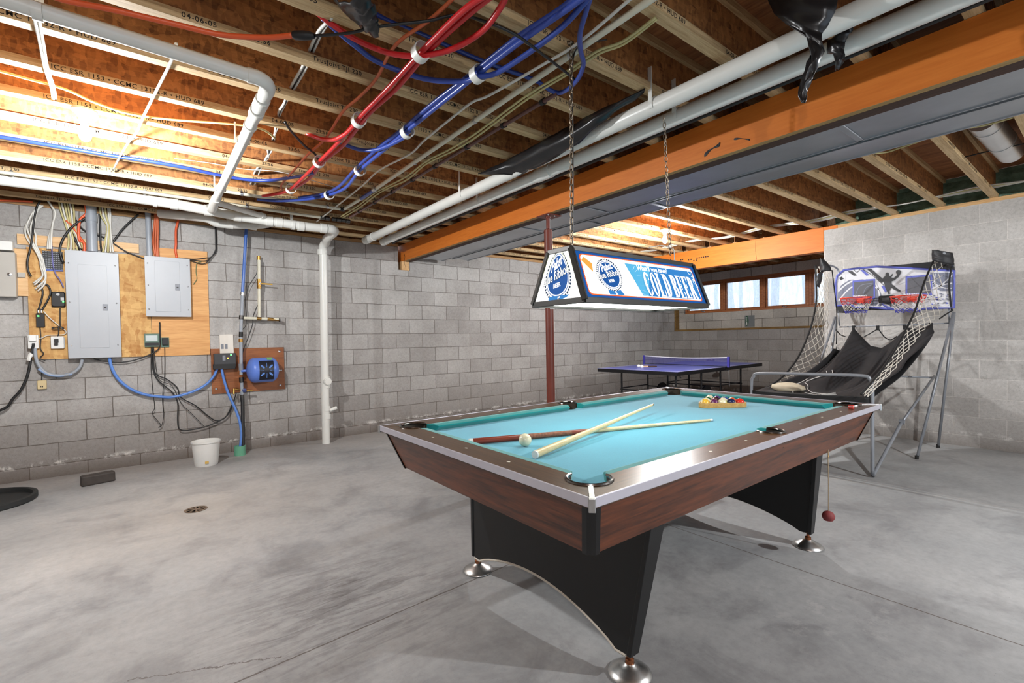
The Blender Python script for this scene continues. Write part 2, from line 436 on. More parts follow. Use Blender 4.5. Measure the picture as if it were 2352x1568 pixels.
# alcove wall: thick below the ledge, set back above it round the window band
UX = AX+.125
WYa, WYb, WZa, WZb = 5.93, 2.62, 1.712, 2.385
m = MB().box(AX, AX+.3, RY, WY, 0, 1.335).box(AX, AX+.3, 6.09, WY, 1.335, WALL_TOP)
tag(m.build('wall_alcove', M_wall_alc), kind='structure')
m = MB().box(UX, AX+.3, RY, 6.09, 1.335, WZa).box(UX, AX+.3, RY, 6.09, WZb, WALL_TOP).box(UX, AX+.3, WYa, 6.09, WZa, WZb).box(UX, AX+.3, RY, WYb, WZa, WZb)
tag(m.build('wall_alcove_upper', M_alc_up), kind='structure')
M_ledge = wood('weathered_ledge_plank', (84, 58, 26), (150, 116, 60), 'y', 1.2, .8, 18, .15)
m = MB().box(AX-.012, UX, RY, 6.09, 1.335, 1.372); tag(m.build('trim_1', M_ledge), kind='structure')
m = MB().box(AX-.006, UX, 6.052, 6.09, 1.372, WALL_TOP); tag(m.build('trim_2', M_ledge), kind='structure')
# plates on top of the walls
m = MB().box(LX, PX0, WY-.004, WY+.14, WALL_TOP, JZ).box(PX1, AX, WY-.004, WY+.14, WALL_TOP, JZ); tag(m.build('trim_3', M_platex, bevel=.003), kind='structure')
m = MB().box(WX-.004, WX+.14, FY, 2.18, WALL_TOP, JZ); tag(m.build('trim_4', M_plate, bevel=.003), kind='structure')
m = MB().box(WX-.004, WX+.14, 2.18, RY+.02, WALL_TOP, JZ); tag(m.build('trim_5', M_orange, bevel=.003), kind='structure')
m = MB().box(LX, AX+.3, WY+.10, WY+.14, JZ, 2.902).box(LX-.05, LX, FY, WY, WALL_TOP, 2.902).box(LX, WX, FY-.05, FY, WALL_TOP, 2.902).box(AX+.18, AX+.22, RY-.2, WY+.1, WALL_TOP, 2.902)
tag(m.build('trim_6', M_web), kind='structure')

# ------------------------------------------------------------------ joists
ORD = ['first', 'second', 'third', 'fourth', 'fifth', 'sixth', 'seventh', 'eighth', 'ninth', 'tenth', 'eleventh', 'twelfth', 'thirteenth', 'fourteenth', 'fifteenth', 'sixteenth']
JY = [0.83+.4056*k for k in range(-2, 14)]
TXTS = [(0, text_geo('TrusJoist TJI 230', .031, .0004, space=1.12)), (.50, text_geo('ICC ESR 1153 \u2022 CCMC 13132-R \u2022 HUD 689', .031, .0004, space=1.12)), (1.48, text_geo('04-06-05', .031, .0004, space=1.12)), (1.74, text_geo('23:56', .031, .0004, space=1.12))]
M_INKME = {}
def joist(y, x0, x1, label, group, starts=()):
    t = thing('floor_joist', label, 'joist', ((x0+x1)/2, y-.03, JZ), group)
    MB().box(x0, x1, y-.06, y, JZ, JZ+.038).build('bottom_flange', M_flange, t, bevel=.002)
    MB().box(x0, x1, y-.06, y, 2.862, 2.9).build('top_flange', M_flange, t)
    MB().box(x0, x1, y-.035, y-.025, JZ+.036, 2.864).build('web', M_web, t)
    for s in starts:
        for dx, (tv, tf) in TXTS: MB().add([(s+dx+p[0], y-.0608, JZ+.009+p[1]) for p in tv], tf).build('printed_text', M_ink, t)
rr = random.Random(3)
for i, y in enumerate(JY):
    n = len(JY)-1-i
    if y > 1.0:
        s0 = -1.35+rr.uniform(0, .5); st = [s0, s0+2.0] if y < 5.6 else [s0+.4]
        st += [3.9+rr.uniform(0, .7)]
        if y > 2.2: st += [5.75]
    else: st = [4.6]
    joist(y, LX+.02, WX+.06 if y < RY else WX+.13,
          f'{ORD[n]} wooden I-joist from the back wall, running over the orange beam', 'ceiling joists', [s for s in st if s+1.4 < WX])
for i, y in enumerate([q for q in JY if q > RY+.05]):
    n = len([q for q in JY if q > RY+.05])-1-i
    joist(y-.07, WX+.14, AX+.17, f'{ORD[n]} short joist from the back wall above the window alcove', 'alcove joists')

# spray foam between the joists on the right wall
t = NT('spray_foam'); f = t.noise(t.coords('World'), 9, 5, .6); t.col(t.ramp(f, [(.3, srgb(72, 96, 78)), (.7, srgb(132, 158, 136))])); t.set(Roughness=.9); t.bump(f, .8, .03)
M_foam = t.m
g = MB(); ny, nz = 90, 8
vs = [(6.985+.035*noise.noise(V((0, i*.55, j*.8)))+.05*(j/nz-.3)*0, FY+.1+(RY-.2-FY)*i/ny, JZ+.002+.30*j/nz) for i in range(ny+1) for j in range(nz+1)]
fs = [(i*(nz+1)+j, (i+1)*(nz+1)+j, (i+1)*(nz+1)+j+1, i*(nz+1)+j+1) for i in range(ny) for j in range(nz)]
o = g.add(vs, fs).build('spray_foam', M_foam, smooth=True)
tag(o, 'greenish spray foam filling the joist ends along the right block wall', 'insulation', kind='stuff')

# ------------------------------------------------------------------ beams
bm_ = thing('main_beam', 'long orange laminated timber beam crossing the ceiling from back wall to front', 'beam', (2.918, 1.3, 2.358))
MB().box(2.851, 2.894, FY, WY+.2, 2.3595, 2.596).build('face_ply', M_orange, bm_)
MB().box(2.8512, 2.894, FY, WY+.2, 2.358, 2.3594).build('raw_edge', M_beamraw, bm_)
MB().box(2.895, 2.985, FY, WY+.2, 2.358, 2.596).build('rear_plies', M_beamdark, bm_)
def tape(pts, th=.0022, mat=M_black, name='tape_scrap', w=.012):
    p = smooth_path(ats(pts, 'x', 2.849), 4); m = MB()
    q = len(p)
    up = [V((-th*(1+.8*sin(i*1.3)), 0, w*(.6+.4*sin(i*.9)))) for i in range(q)]
    m.sheet([a+u_ for a, u_ in zip(p, up)], [a-V((th*.2, 0, u_.z)) for a, u_ in zip(p, up)], 1)
    m.build(name, mat, bm_, solid=.002)
tape([(1618, 358), (1632, 344), (1650, 334), (1654, 328)]); tape([(1686, 320), (1700, 318), (1722, 321)], w=.006)
tape([(928, 582), (930, 590), (929, 600), (931, 612)], w=.01)
m = MB().box(PX0+.045, PX1-.012, WY-.012, WY+.2, PZ, 2.3575); o = m.build('bearing_block', M_plate, bevel=.003)
tag(o, 'short timber block in the wall pocket carrying the end of the orange beam', 'block')
hb = thing('header_beam', 'orange laminated header spanning the window alcove opening', 'beam', (WX+.065, 4.3, 2.292))
MB().box(WX-.008, WX+.132, RY, WY, 2.292, JZ-.001).build('lumber', M_orange, hb, bevel=.003)
p0, p1 = at(1736, 552, 'x', WX-.0085), at(1738, 597, 'x', WX-.0085)
MB().tube([p0, (p0+p1)/2+V((0, .01, 0)), p1], .0018, 5).build('splice_seam', M_beamdark, hb)
st = MB()
for u, v, w in ((1563, 597, 8), (1580, 597, 12), (1592, 599, 14), (1600, 593, 30)):
    a, b = at(u, v, 'x', WX-.0095), at(u+w, v-w*.16, 'x', WX-.0095)
    for k in range(max(2, w//5)):
        q = a.lerp(b, (k+.2)/max(2, w//5)); st.box(q.x-.0004, q.x+.0004, q.y-.012, q.y+.010, q.z-.008, q.z+.012)
st.build('stamp_marks', M_ink, hb)

# steel post
M_red = plain('red_oxide_paint', (112, 48, 34), .45, 0, .12, 10)
po = thing('steel_post', 'red brown steel column standing under the orange beam', 'post', (2.905, 3.2, 0))
MB().lathe((2.905, 3.2, 0), [(.038, 0), (.038, 2.225), (.030, 2.232), (.020, 2.236)], 28).build('column', M_red, po, smooth=True)
MB().lathe((2.905, 3.2, 0), [(.017, 2.23), (.017, 2.335), (.022, 2.336), (.022, 2.347)], 16).build('screw_neck', M_red, po, smooth=True)
MB().box(2.835, 3.0, 3.12, 3.28, 2.347, 2.357).build('top_plate', M_red, po, bevel=.002)
for dx, dy in ((-.05, -.06), (.03, -.06), (.07, .05)): MB().lathe((2.905+dx, 3.2+dy, 2.34), [(.007, 0), (.007, .008)], 8).build('bolt', M_steel, po)
M_white = plain('white_plastic', (226, 226, 222), .4, 0, .04)
c = at(1262, 702, 'y', 3.16)
MB().add([V((2.905, 3.2, 0))+V((.0388*sin(a), -.0388*cos(a), z)) for z in (c.z-.028, c.z+.03) for a in [(-.6+.25*i) for i in range(7)]],
         [(i, i+1, 8+i, 7+i) for i in range(6)]).build('paper_label', M_white, po)

# ------------------------------------------------------------------ window band and the woods outside
M_pane = None
t = NT('window_glass'); out = t.n['Material Output']
tr = t.n.new('ShaderNodeBsdfTransparent'); gl = t.n.new('ShaderNodeBsdfGlossy'); gl.inputs['Roughness'].default_value = .05
df = t.n.new('ShaderNodeBsdfTranslucent'); df.inputs['Color'].default_value = (.85, .92, 1, 1)
fr = t.n.new('ShaderNodeFresnel'); fr.inputs['IOR'].default_value = 1.45
m1 = t.n.new('ShaderNodeMixShader'); t.link(fr.outputs[0], m1.inputs[0]); t.link(tr.outputs[0], m1.inputs[1]); t.link(gl.outputs[0], m1.inputs[2])
dirt = t.ramp(t.noise(t.coords('World', (1, 14, 3)), 1.5, 6, .7), [(.40, (.0, .0, .0)), (.7, (.5, .5, .5))])
m2 = t.n.new('ShaderNodeMixShader'); t.link(dirt, m2.inputs[0]); t.link(m1.outputs[0], m2.inputs[1]); t.link(df.outputs[0], m2.inputs[2])
t.link(m2.outputs[0], out.inputs['Surface']); M_pane = t.m
GX = AX+.17
mull = [5.90, 5.035, 4.235, 3.43, 2.65]
for i in range(4):
    a, b = mull[i], mull[i+1]
    w = thing(f'window_{i+1}', None, None, (GX, (a+b)/2, WZa), kind='structure')
    fa, fb = a-(.0 if i else .0), b
    m = MB().box(GX-.05, GX+.06, fb, fa, WZa, WZa+.04).box(GX-.05, GX+.06, fb, fa, WZb-.055, WZb).box(GX-.05, GX+.06, fa-.045, fa, WZa+.04, WZb-.055).box(GX-.05, GX+.06, fb, fb+.045, WZa+.04, WZb-.055)
    m.build('window_frame', M_winwood, w, bevel=.004)
    m = MB().box(GX-.03, GX+.02, fb+.048, fa-.048, WZa+.042, WZa+.066).box(GX-.03, GX+.02, fb+.048, fa-.048, WZb-.08, WZb-.057).box(GX-.03, GX+.02, fa-.072, fa-.048, WZa+.066, WZb-.08).box(GX-.03, GX+.02, fb+.048, fb+.072, WZa+.066, WZb-.08)
    m.build('sash', M_winwood, w, bevel=.003)
    MB().box(GX-.004, GX+.002, fb+.07, fa-.07, WZa+.062, WZb-.076).build('window_pane', M_pane, w)
    yc = (a+b)/2
    m = MB().rbox((GX-.058, yc, WZa+.03), .02, .07, .02, .006, 'x').tube([(GX-.065, yc-.01, WZa+.035), (GX-.078, yc+.02, WZa+.05), (GX-.074, yc+.05, WZa+.048)], .005, 6)
    m.build('crank', M_steel, w, smooth=True)
# printed tag with a green oval on the blocks under the window
M_green = plain('dark_green_print', (40, 78, 52), .7, 0, 0)
lab = thing('block_tag', 'grey printed tag with a green oval on the blocks under the window', 'tag', at(1717, 746, 'x', UX-.002))
p = at(1717, 737, 'x', UX-.003); q = at(1726, 735, 'x', UX-.003)
MB().box(UX-.004, UX-.0005, q.y-.06, p.y+.055, p.z-.115, p.z+.11).build('tag_paper', plain('grey_tag_paper', (112, 116, 116), .8, 0, .1), lab)
MB().add([(UX-.005, p.y+.012+.035*cos(a*pi/12), p.z+.10*sin(a*pi/12)) for a in range(24)], [list(range(24))]).build('green_oval', M_green, lab)
v_, f_ = text_geo('TRULE', .062, .002)
MB().add([(UX-.0056, p.y+.020-b_*-.0+.0-(b_-.02)*.6, p.z-.085+a_*.9) for a_, b_ in v_], f_).build('tag_lettering', M_white, lab)
# tree trunks outside
M_bark = wood('pale_bark', (190, 200, 212), (236, 240, 246), 'z', 1.0, .9, 6, .2)
rr = random.Random(11)
for i in range(16):
    x = rr.uniform(12, 24); y = rr.uniform(.34, .66)*x*.92+rr.uniform(-.3, .3)
    r0 = rr.uniform(.05, .14); p = [(x, y, -1)]
    for k in range(1, 9): p.append((x+rr.uniform(-.12, .12), y+rr.uniform(-.12, .12), -1+k*1.4))
    o = MB().tube(smooth_path(p, 3), [r0*(1-.07*k/3) for k in range(25)], 8).build('tree_trunk', M_bark, smooth=True)
    tag(o, 'pale bare tree trunk in the bright woods outside the windows', 'tree', 'trees outside the windows')
# ================================================================== pipes, ducts, cables
M_pvc = plain('white_pvc', (222, 222, 216), .32, 0, .03)
M_cpvc = plain('cream_cpvc', (214, 210, 190), .35, 0, .04)
M_red_pex = plain('red_tubing', (196, 36, 40), .28, 0, .05)
M_blue_pex = plain('blue_tubing', (50, 72, 152), .28, 0, .06)
M_orangec = plain('orange_cable', (222, 92, 48), .4, 0, .05)
M_orangethin = plain('orange_thin_cable', (196, 98, 58), .45, 0, .05)
M_wcable = plain('white_cable', (214, 212, 204), .45, 0, .05)
M_ycable = plain('yellowed_cable', (196, 186, 132), .5, 0, .08)
M_blackc = plain('black_cable', (26, 26, 27), .45, 0, .05)
M_brownp = plain('brown_pipe', (96, 62, 58), .4, 0, .15, 20)
M_greyc = plain('grey_conduit', (150, 156, 164), .4, 0, .05)
M_bluec = plain('blue_conduit', (88, 132, 206), .4, 0, .05)
M_brass = metal('brass', (170, 130, 70), .35, .2, 30)
M_poly = plain('black_plastic_film', (30, 30, 32), .28, 0, .15, 5, 0)

def one(name, mb, mat, label, cat, group=None, **k):
    return tag(mb.build(name, mat, **k), label, cat, group)

def ring(mb, c, axis, r, w, t=.003, n=20, a0=0, a1=360):
    """flat band round an axis"""
    w_ = V(axis).normalized(); a = w_.cross(V((0, 0, 1))); a = a.normalized() if a.length > .1 else V((1, 0, 0)); b = a.cross(w_)
    vs, fs = [], []; closed = a1-a0 >= 360; m = n if closed else n+1
    for i in range(m):
        q = radians(a0+(a1-a0)*i/n); d = a*cos(q)+b*sin(q)
        for rr_, h in ((r, -w/2), (r+t, -w/2), (r+t, w/2), (r, w/2)): vs.append(V(c)+d*rr_+w_*h)
    for i in range(n):
        j = (i+1) % m
        for k in range(4): fs.append((i*4+k, j*4+k, j*4+(k+1) % 4, i*4+(k+1) % 4))
    return mb.add(vs, fs)

# two long PVC pipes beside the beam -------------------------------------
def long_pipe(x0, x1, y0, z, hang, coup, label):
    t = thing('drain_pipe', label, 'pipe', (x0, y0, z))
    X = lambda y: x0+(x1-x0)*(y0-y)/(y0-.7)
    MB().tube([(X(y0), y0, z), (X(3), 3, z), (X(FY+.3), FY+.3, z)], .0445, 28).build('pipe_run', M_pvc, t, smooth=True)
    for y, w in coup: MB().tube([(X(y+w/2), y+w/2, z), (X(y-w/2), y-w/2, z)], .051, 28).build('coupling', M_pvc, t, smooth=True)
    for y in hang:
        m = MB(); ring(m, (X(y), y, z), (0, 1, 0), .0455, .022, .004, 20, -30, 210)
        x = X(y)-.046; m.box(x-.004, x, y-.012, y+.012, z+.01, JZ+.12)
        m.build('hanger_strap', M_pvc, t)
    return t
h1 = [at(1065, 452, 'z', 2.5).y, at(1510, 258, 'z', 2.49).y, .2, -1.2]
h2 = [at(1107, 465, 'z', 2.5).y, at(1566, 282, 'z', 2.49).y, .25, -1.2]
long_pipe(2.195, 2.27, 5.85, 2.52, h1, [(5.80, .12), (5.6, .03)], 'white PVC pipe farther left of the two along the orange beam')
long_pipe(2.415, 2.485, 5.80, 2.52, h2, [(5.78, .1), (5.55, .03), (at(1235, 400, 'z', 2.5).y, .16)], 'white PVC pipe nearer the orange beam, right of its twin')
m = MB(); x = 2.62
m.tube([(x, 6.0, 2.56), (x+.04, 3, 2.56), (x+.06, -2, 2.56)], .016, 8)
one('black_gas_pipe', m, M_blackc, 'thin dark pipe tucked between the white PVC pipes and the orange beam', 'pipe', smooth=True)
for i, (u, v) in enumerate(((1030, 504), (1100, 480))):
    pass

# branch drain, main run and stack ---------------------------------------
dr = thing('drain_stack', 'white PVC drain running along the back wall, elbowing down to the floor', 'pipe', (1.68, 5.927, 0))
DY = 5.30
def dz(u, v): return at(u, v, 'y', DY)
run = [dz(-40, 407)+V((-2.0, 0, .05)), dz(0, 411.7), dz(200, 438), dz(400, 468), dz(555, 498), dz(710, 521), dz(752, 525)]
run = [V((p.x, DY, p.z)) for p in run]
MB().tube(run, .0445, 28).build('main_run', M_pvc, dr, smooth=True)
e = run[-1]
elb = [e, e+V((.055, .01, 0)), e+V((.09, .05, -.004)), e+V((.10, .12, -.01)), e+V((.10, .36, -.03)), (1.70, 5.82, e.z-.04), (1.69, 5.90, e.z-.07), (1.69, 5.927, e.z-.14)]
MB().tube(smooth_path(elb, 5), .049, 24).build('elbow', M_pvc, dr, smooth=True)
MB().tube([(1.69, 5.927, e.z-.12), (1.675, 5.927, 1.0), (1.668, 5.927, 0)], .0455, 28).build('stack', M_pvc, dr, smooth=True)
for u in (400, 478, 545, 618, 640, 690, 742):
    k = min(range(len(run)-1), key=lambda i: abs((P_:= run[i].lerp(run[i+1], .5)).x-dz(u, 495).x)); x = dz(u, 495).x
    a, b = run[k], run[k+1]; f = (x-a.x)/(b.x-a.x); c = a.lerp(b, f)
    MB().tube([c-V((.03, 0, 0)), c+V((.03, 0, 0))], .051, 24).build('coupling', M_pvc, dr, smooth=True)
for z, hgt, r in ((2.30, .06, .053), (.68, .14, .051), (.40, .06, .051), (.30, .06, .051)):
    MB().lathe((1.678, 5.927, z), [(r, 0), (r, hgt)], 24).build('coupling', M_pvc, dr, smooth=True)
c = V((1.678, 5.927, .76)); d = V((.12, -1, 0)).normalized()
MB().lathe(c+d*.03, [(.045, 0), (.045, .045), (.039, .047), (.039, .06), (.016, .062)], 20, d).build('cleanout_plug', M_pvc, dr, smooth=True)
MB().tube([(1.72, 5.92, .40), (1.80, 5.90, .43)], .021, 16).build('stub_outlet', M_pvc, dr, smooth=True)
# strap hangers on the main run
for u in (357, 672):
    x = dz(u, 500).x; z = min(run, key=lambda p: abs(p.x-x)).z
    m = MB(); ring(m, (x, DY, z), (1, 0, 0), .046, .03, .004, 20, 180, 380); m.box(x-.014, x+.014, DY+.046, DY+.050, z, JZ)
    m.build('hanger_strap', M_pvc, dr)
# branch from upper left
br = thing('branch_drain', 'white PVC branch pipe crossing under the joists at upper left', 'pipe', (.47, 2.5, 2.5))
BZ = 2.5
p = [at(103, 29, 'z', BZ)+V((-3.0, -.02, .03)), at(103, 29, 'z', BZ), at(400, 118.8, 'z', BZ), at(565, 181, 'z', BZ)]
p = [V((q.x, 2.50+(q.x-.3)*.04, q.z)) for q in p]
c = p[-1]
MB().tube(p, .030, 26).build('pipe_run', M_pvc, br, smooth=True)
MB().tube(smooth_path([c, c+V((.045, .002, 0)), c+V((.083, .025, -.003)), c+V((.098, .07, -.005)), c+V((.098, .13, -.005))], 6), .034, 24).build('elbow', M_pvc, br, smooth=True)
q = c+V((.098, .13, -.005)); end = V((.475, 4.72, BZ-.02))
MB().tube([q, q.lerp(end, .5), end], .030, 26).build('pipe_run', M_pvc, br, smooth=True)
MB().tube(smooth_path([end, end+V((0, .18, -.002)), end+V((0.0, .36, -.01)), V((.475, DY-.02, run[3].z))], 5), .036, 24).build('sanitary_wye', M_pvc, br, smooth=True)
w0 = end+V((.01, .12, -.0)); w1 = at(606, 497, 'y', DY-.03)
MB().tube([w0, w0.lerp(w1, .5), w1], .026, 18).build('relief_leg', M_pvc, br, smooth=True)
MB().tube([w1+(w0-w1).normalized()*.05, w1], .032, 18).build('coupling', M_pvc, br, smooth=True)
for f, w, r in ((.03, .10, .036), (.10, .05, .037), (.20, .02, .035)):
    a = q.lerp(end, f); MB().tube([a, a+(end-q).normalized()*w], r, 24).build('coupling', M_pvc, br, smooth=True)
for u, v in ((543, 318), (507, 430)):
    f = (at(u, v, 'z', BZ).y-q.y)/(end.y-q.y); a = q.lerp(end, f)
    m = MB(); ring(m, a, (0, 1, 0), .031, .02, .008, 20, -20, 200); m.box(a.x-.045, a.x-.037, a.y-.01, a.y+.01, a.z-.01, JZ); m.build('hanger_hook', M_pvc, br)
a = p[1]; m = MB(); ring(m, a+V((-.02, 0, 0)), (1, 0, 0), .031, .03, .006, 20, 160, 380); m.box(a.x-.035, a.x-.005, a.y+.031, a.y+.037, a.z, JZ); m.build('hanger_hook', M_pvc, br)
# second drain behind the main run
m = MB(); Y2 = 5.75
pts = [at(440, 495, 'y', Y2)+V((-.25, .3, .05)), at(470, 500, 'y', Y2), at(500, 512, 'y', Y2), at(560, 516, 'y', Y2), at(600, 515, 'y', Y2), at(640, 508, 'y', Y2-.15)]
m.tube(smooth_path(pts, 5), .045, 20)
for u, v in ((520, 513), (575, 516)): a = at(u, v, 'y', Y2); m.tube([a, a+V((.06, 0, -.002))], .052, 20)
one('rear_drain_pipe', m, M_pvc, 'short greyish PVC pipe behind the main drain, close to the back wall', 'pipe', smooth=True)

# cpvc water lines ----------------------------------------------------------
M_clamp = metal('zinc_clamp', (196, 198, 200), .3, .1, 20)
def clamp(par, c, axis, r, mat=None):
    m = MB(); ring(m, c, axis, r, .02, .003, 14); c = V(c); m.box(c.x-.008, c.x+.008, c.y-.008, c.y+.008, c.z+r, JZ); m.build('pipe_clamp', mat or M_clamp, par)
wl = thing('water_line', 'cream plastic water pipe along the back wall turning toward the camera', 'pipe', (1.57, 4.80, 2.57))
CZ = 2.572; r = .0145
MB().tube([(-3.3, 4.77, CZ), (0, 4.78, CZ), (1.57, 4.79, CZ)], r, 14).build('pipe_run', M_cpvc, wl, smooth=True)
ky = [at(u, v, 'z', CZ) for u, v in ((789.5, 478.3), (836, 457), (862, 434))]
MB().tube([(1.575, 4.79, CZ), (1.592, ky[1].y, CZ)], r, 14).build('pipe_run', M_cpvc, wl, smooth=True)
MB().tube([(1.592, ky[1].y, CZ), (1.594, ky[2].y, CZ)], r*1.12, 14).build('blue_sleeve', M_blue_pex, wl, smooth=True)
MB().tube([(1.594, ky[2].y, CZ), (1.60, 2.5, CZ), (1.61, -3.2, CZ)], r, 14).build('pipe_run', M_cpvc, wl, smooth=True)
MB().tube([(1.59, ky[2].y+.03, CZ), (1.59, ky[2].y-.03, CZ)], r*1.5, 12).build('fitting', M_clamp, wl, smooth=True)
MB().tube(smooth_path([(1.54, 4.79, CZ), (1.572, 4.79, CZ), (1.575, 4.755, CZ)], 3), r*1.35, 12).build('elbow', M_blackc, wl, smooth=True)
for u, v in ((953, 373), (1094, 278), (1313, 127)): clamp(wl, (1.602, at(u, v, 'z', CZ).y, CZ), (0, 1, 0), r)
for u, v in ((252, 398), (555, 447), (752, 476)): clamp(wl, (at(u, v, 'y', 4.785).x, 4.784, CZ), (1, 0, 0), r)
w2 = thing('water_line', 'cream plastic water pipe closest to the white drain along the back wall', 'pipe', (0, 5.2, 2.57))
MB().tube([(-3.3, 5.17, CZ), (0, 5.19, CZ), (1.47, 5.225, CZ)], r, 14).build('pipe_run', M_cpvc, w2, smooth=True)
for u, v in ((27, 397), (332, 440), (567, 472)): clamp(w2, (at(u, v, 'y', 5.2).x, 5.2, CZ), (1, 0, 0), r)
x0 = 1.47; M_valve = metal('dark_fittings', (88, 86, 84), .4, .3, 30)
m = MB()
for i, (x, rr_) in enumerate(((0, .02), (.05, .024), (.12, .021), (.17, .025), (.22, .02), (.27, .022))): m.tube([(x0+x, 5.225, CZ), (x0+x+.045, 5.225, CZ)], rr_, 10)
m.build('valve_assembly', M_valve, w2, smooth=True)
bp = thing('copper_line', 'dark reddish brown pipe clipped under the joists left of the white PVC pipes', 'pipe', (1.72, 3, 2.57))
q0, q1 = at(803, 499, 'z', CZ), at(1280, 214, 'z', CZ)
d = (q1-q0).normalized()
MB().tube([q0, q0.lerp(q1, .5), q1], .0115, 12).build('pipe_run', M_brownp, bp, smooth=True)
for u, v in ((1247, 235), (1151, 287), (1072, 338), (1003, 383), (951, 414), (903, 441), (862, 465), (827, 486)):
    s = (at(u, v, 'z', CZ)-q0).dot(d); a = q0+d*s; m = MB(); ring(m, a, d, .0115, .022, .005, 12); m.box(a.x+.008, a.x+.024, a.y-.01, a.y+.01, a.z-.005, JZ); m.build('pipe_clip', M_black, bp)

# heating tubes --------------------------------------------------------------
def cable(name, pts, z, r, mat, label, cat='cable', group=None, k=6, n=8, zs=None):
    P = [at(u, v, 'z', (zs[i] if zs else z)) for i, (u, v) in enumerate(pts)]
    return one(name, MB().tube(smooth_path(P, k), r, n), mat, label, cat, group, smooth='all')
TZ = 2.52; tr_ = .0125
rm = [(1120, -14), (1060, 28), (967, 120), (896, 198), (831, 265), (777, 327), (733, 371), (700, 404), (668, 433), (641, 444), (603, 450)]
cable('heating_tube', rm, TZ, tr_, M_red_pex, 'red heating tube through all the white ring clips, left of its pair', 'tube', n=12)
cable('heating_tube', [(u+18-9*i/10, v-2+6*(i % 2)) for i, (u, v) in enumerate(rm[:9])], TZ+.012, tr_, M_red_pex, 'red heating tube running beside its pair on the right, under the joists', 'tube', n=12)
cable('heating_tube', [(1165, -16), (1150, 16), (1108, 71), (1040, 112), (967, 128), (904, 124), (850, 106), (802, 82), (755, 50), (722, 24), (690, 10)], TZ, tr_, M_red_pex, 'red heating tube looping up from the largest ring clip into the joists', 'tube', n=12, zs=[2.53, 2.53, 2.52, 2.51, 2.51, 2.53, 2.56, 2.58, 2.6, 2.62, 2.64])
cable('heating_tube', [(826, 272), (800, 302), (775, 318), (757, 321), (734, 318), (708, 308), (690, 300)], TZ, tr_, M_red_pex, 'short red heating tube curling off left below the second ring clip', 'tube', n=12, zs=[2.52, 2.51, 2.51, 2.53, 2.56, 2.6, 2.63])
bmn = [(1345, -10), (1290, 30), (1200, 92), (1094, 173), (1010, 240), (932, 303), (880, 346), (827, 391), (795, 430), (754, 448), (700, 458), (640, 461), (590, 458)]
cable('heating_tube', bmn, TZ, tr_, M_blue_pex, 'blue heating tube through all four white ring clips, lower of its pair', 'tube', n=12)
cable('heating_tube', [(u-14+4*(i % 2), v-4) for i, (u, v) in enumerate(bmn[:11])], TZ+.018, tr_, M_blue_pex, 'blue heating tube running above its pair through the ring clips', 'tube', n=12)
cable('heating_tube', [(1362, -14), (1346, 2), (1295, 58), (1227, 112), (1142, 167), (1094, 177), (1060, 187), (972, 180), (870, 143), (820, 108), (768, 65), (740, 40)], TZ, tr_, M_blue_pex, 'blue heating tube sagging across the uppermost blue ring clip', 'tube', n=12, zs=[2.54, 2.54, 2.52, 2.51, 2.5, 2.5, 2.51, 2.54, 2.58, 2.6, 2.62, 2.64])
cable('heating_tube', [(940, 300), (924, 318), (872, 342), (829, 344), (790, 331), (770, 320)], TZ, tr_, M_blue_pex, 'blue heating tube bending left from the second blue ring clip', 'tube', n=12, zs=[2.52, 2.51, 2.52, 2.55, 2.6, 2.63])
cable('heating_tube', [(1358, -12), (1345, 30), (1332, 79), (1334, 119), (1340, 149), (1323, 187), (1287, 213), (1252, 200), (1227, 183), (1142, 153), (1060, 120), (980, 84), (900, 52), (830, 14)], TZ, tr_*.9, M_blue_pex, 'blue heating tube looping round the chain hook at the ceiling', 'tube', n=12, zs=[2.55, 2.54, 2.53, 2.53, 2.53, 2.54, 2.57, 2.6, 2.63, 2.66, 2.67, 2.68, 2.68, 2.68])
cable('heating_tube', [(-60, 305), (0, 314), (155, 340), (250, 356), (400, 380), (503, 402), (572, 413), (624, 414), (658, 409), (693, 404), (720, 396)], 2.575, tr_, M_blue_pex, 'blue heating tube along the joist beside the left light bulb', 'tube', n=12, zs=[2.585]*8+[2.57, 2.55, 2.53])
def ringclip(pts, z, R, hexs, lab):
    for i, (u, v) in enumerate(pts):
        a, b = at(u, v, 'z', z), at(u+hexs[0], v+hexs[1], 'z', z); m = MB()
        ring(m, a, b-a, R, .045, .004, 24)
        o = m.build('ring_clip', M_pvc, smooth=True); tag(o, lab[i], 'clip')
o4 = ['nearest', 'second nearest', 'third nearest', 'farthest']
ringclip([(967, 120), (824, 276), (733, 371), (668, 433)], TZ, .036, (-60, 66), [f'white plastic ring clip round the red tubes, {q} of the four red ones' for q in o4])
ringclip([(1098, 170), (935, 302), (827, 391), (756, 447)], TZ, .036, (-60, 46), [f'white plastic ring clip round the blue tubes, {q} of the four blue ones' for q in o4])

# cords under the ceiling ----------------------------------------------------
oc = thing('extension_cord', 'thick orange extension cord with black plug at upper left', 'cord', at(670, 82, 'z', 2.5))
P = [at(u, v, 'z', 2.52) for u, v in ((60, -30), (148, 0), (258, 22), (400, 55), (510, 80), (612, 86), (672, 81))]
MB().tube(smooth_path(P, 6), .011, 10).build('cord', M_orangec, oc, smooth='all')
a, b = at(672, 81, 'z', 2.52), at(722, 82, 'z', 2.52)
MB().tube([a, a.lerp(b, .1), a.lerp(b, .5), a.lerp(b, .8), b], [.013, .017, .018, .016, .010], 12).build('plug', M_black, oc, smooth=True)
cable('electric_cable', [(722, 82), (800, 76), (870, 61), (982, 48), (1026, 38), (1070, 36), (1170, 72), (1240, 120), (1320, 182)], 2.52, .006, M_blackc, 'black cord running from the orange cord plug across the coloured tubes', 'cord', zs=[2.52, 2.52, 2.53, 2.55, 2.56, 2.56, 2.5, 2.5, 2.55])
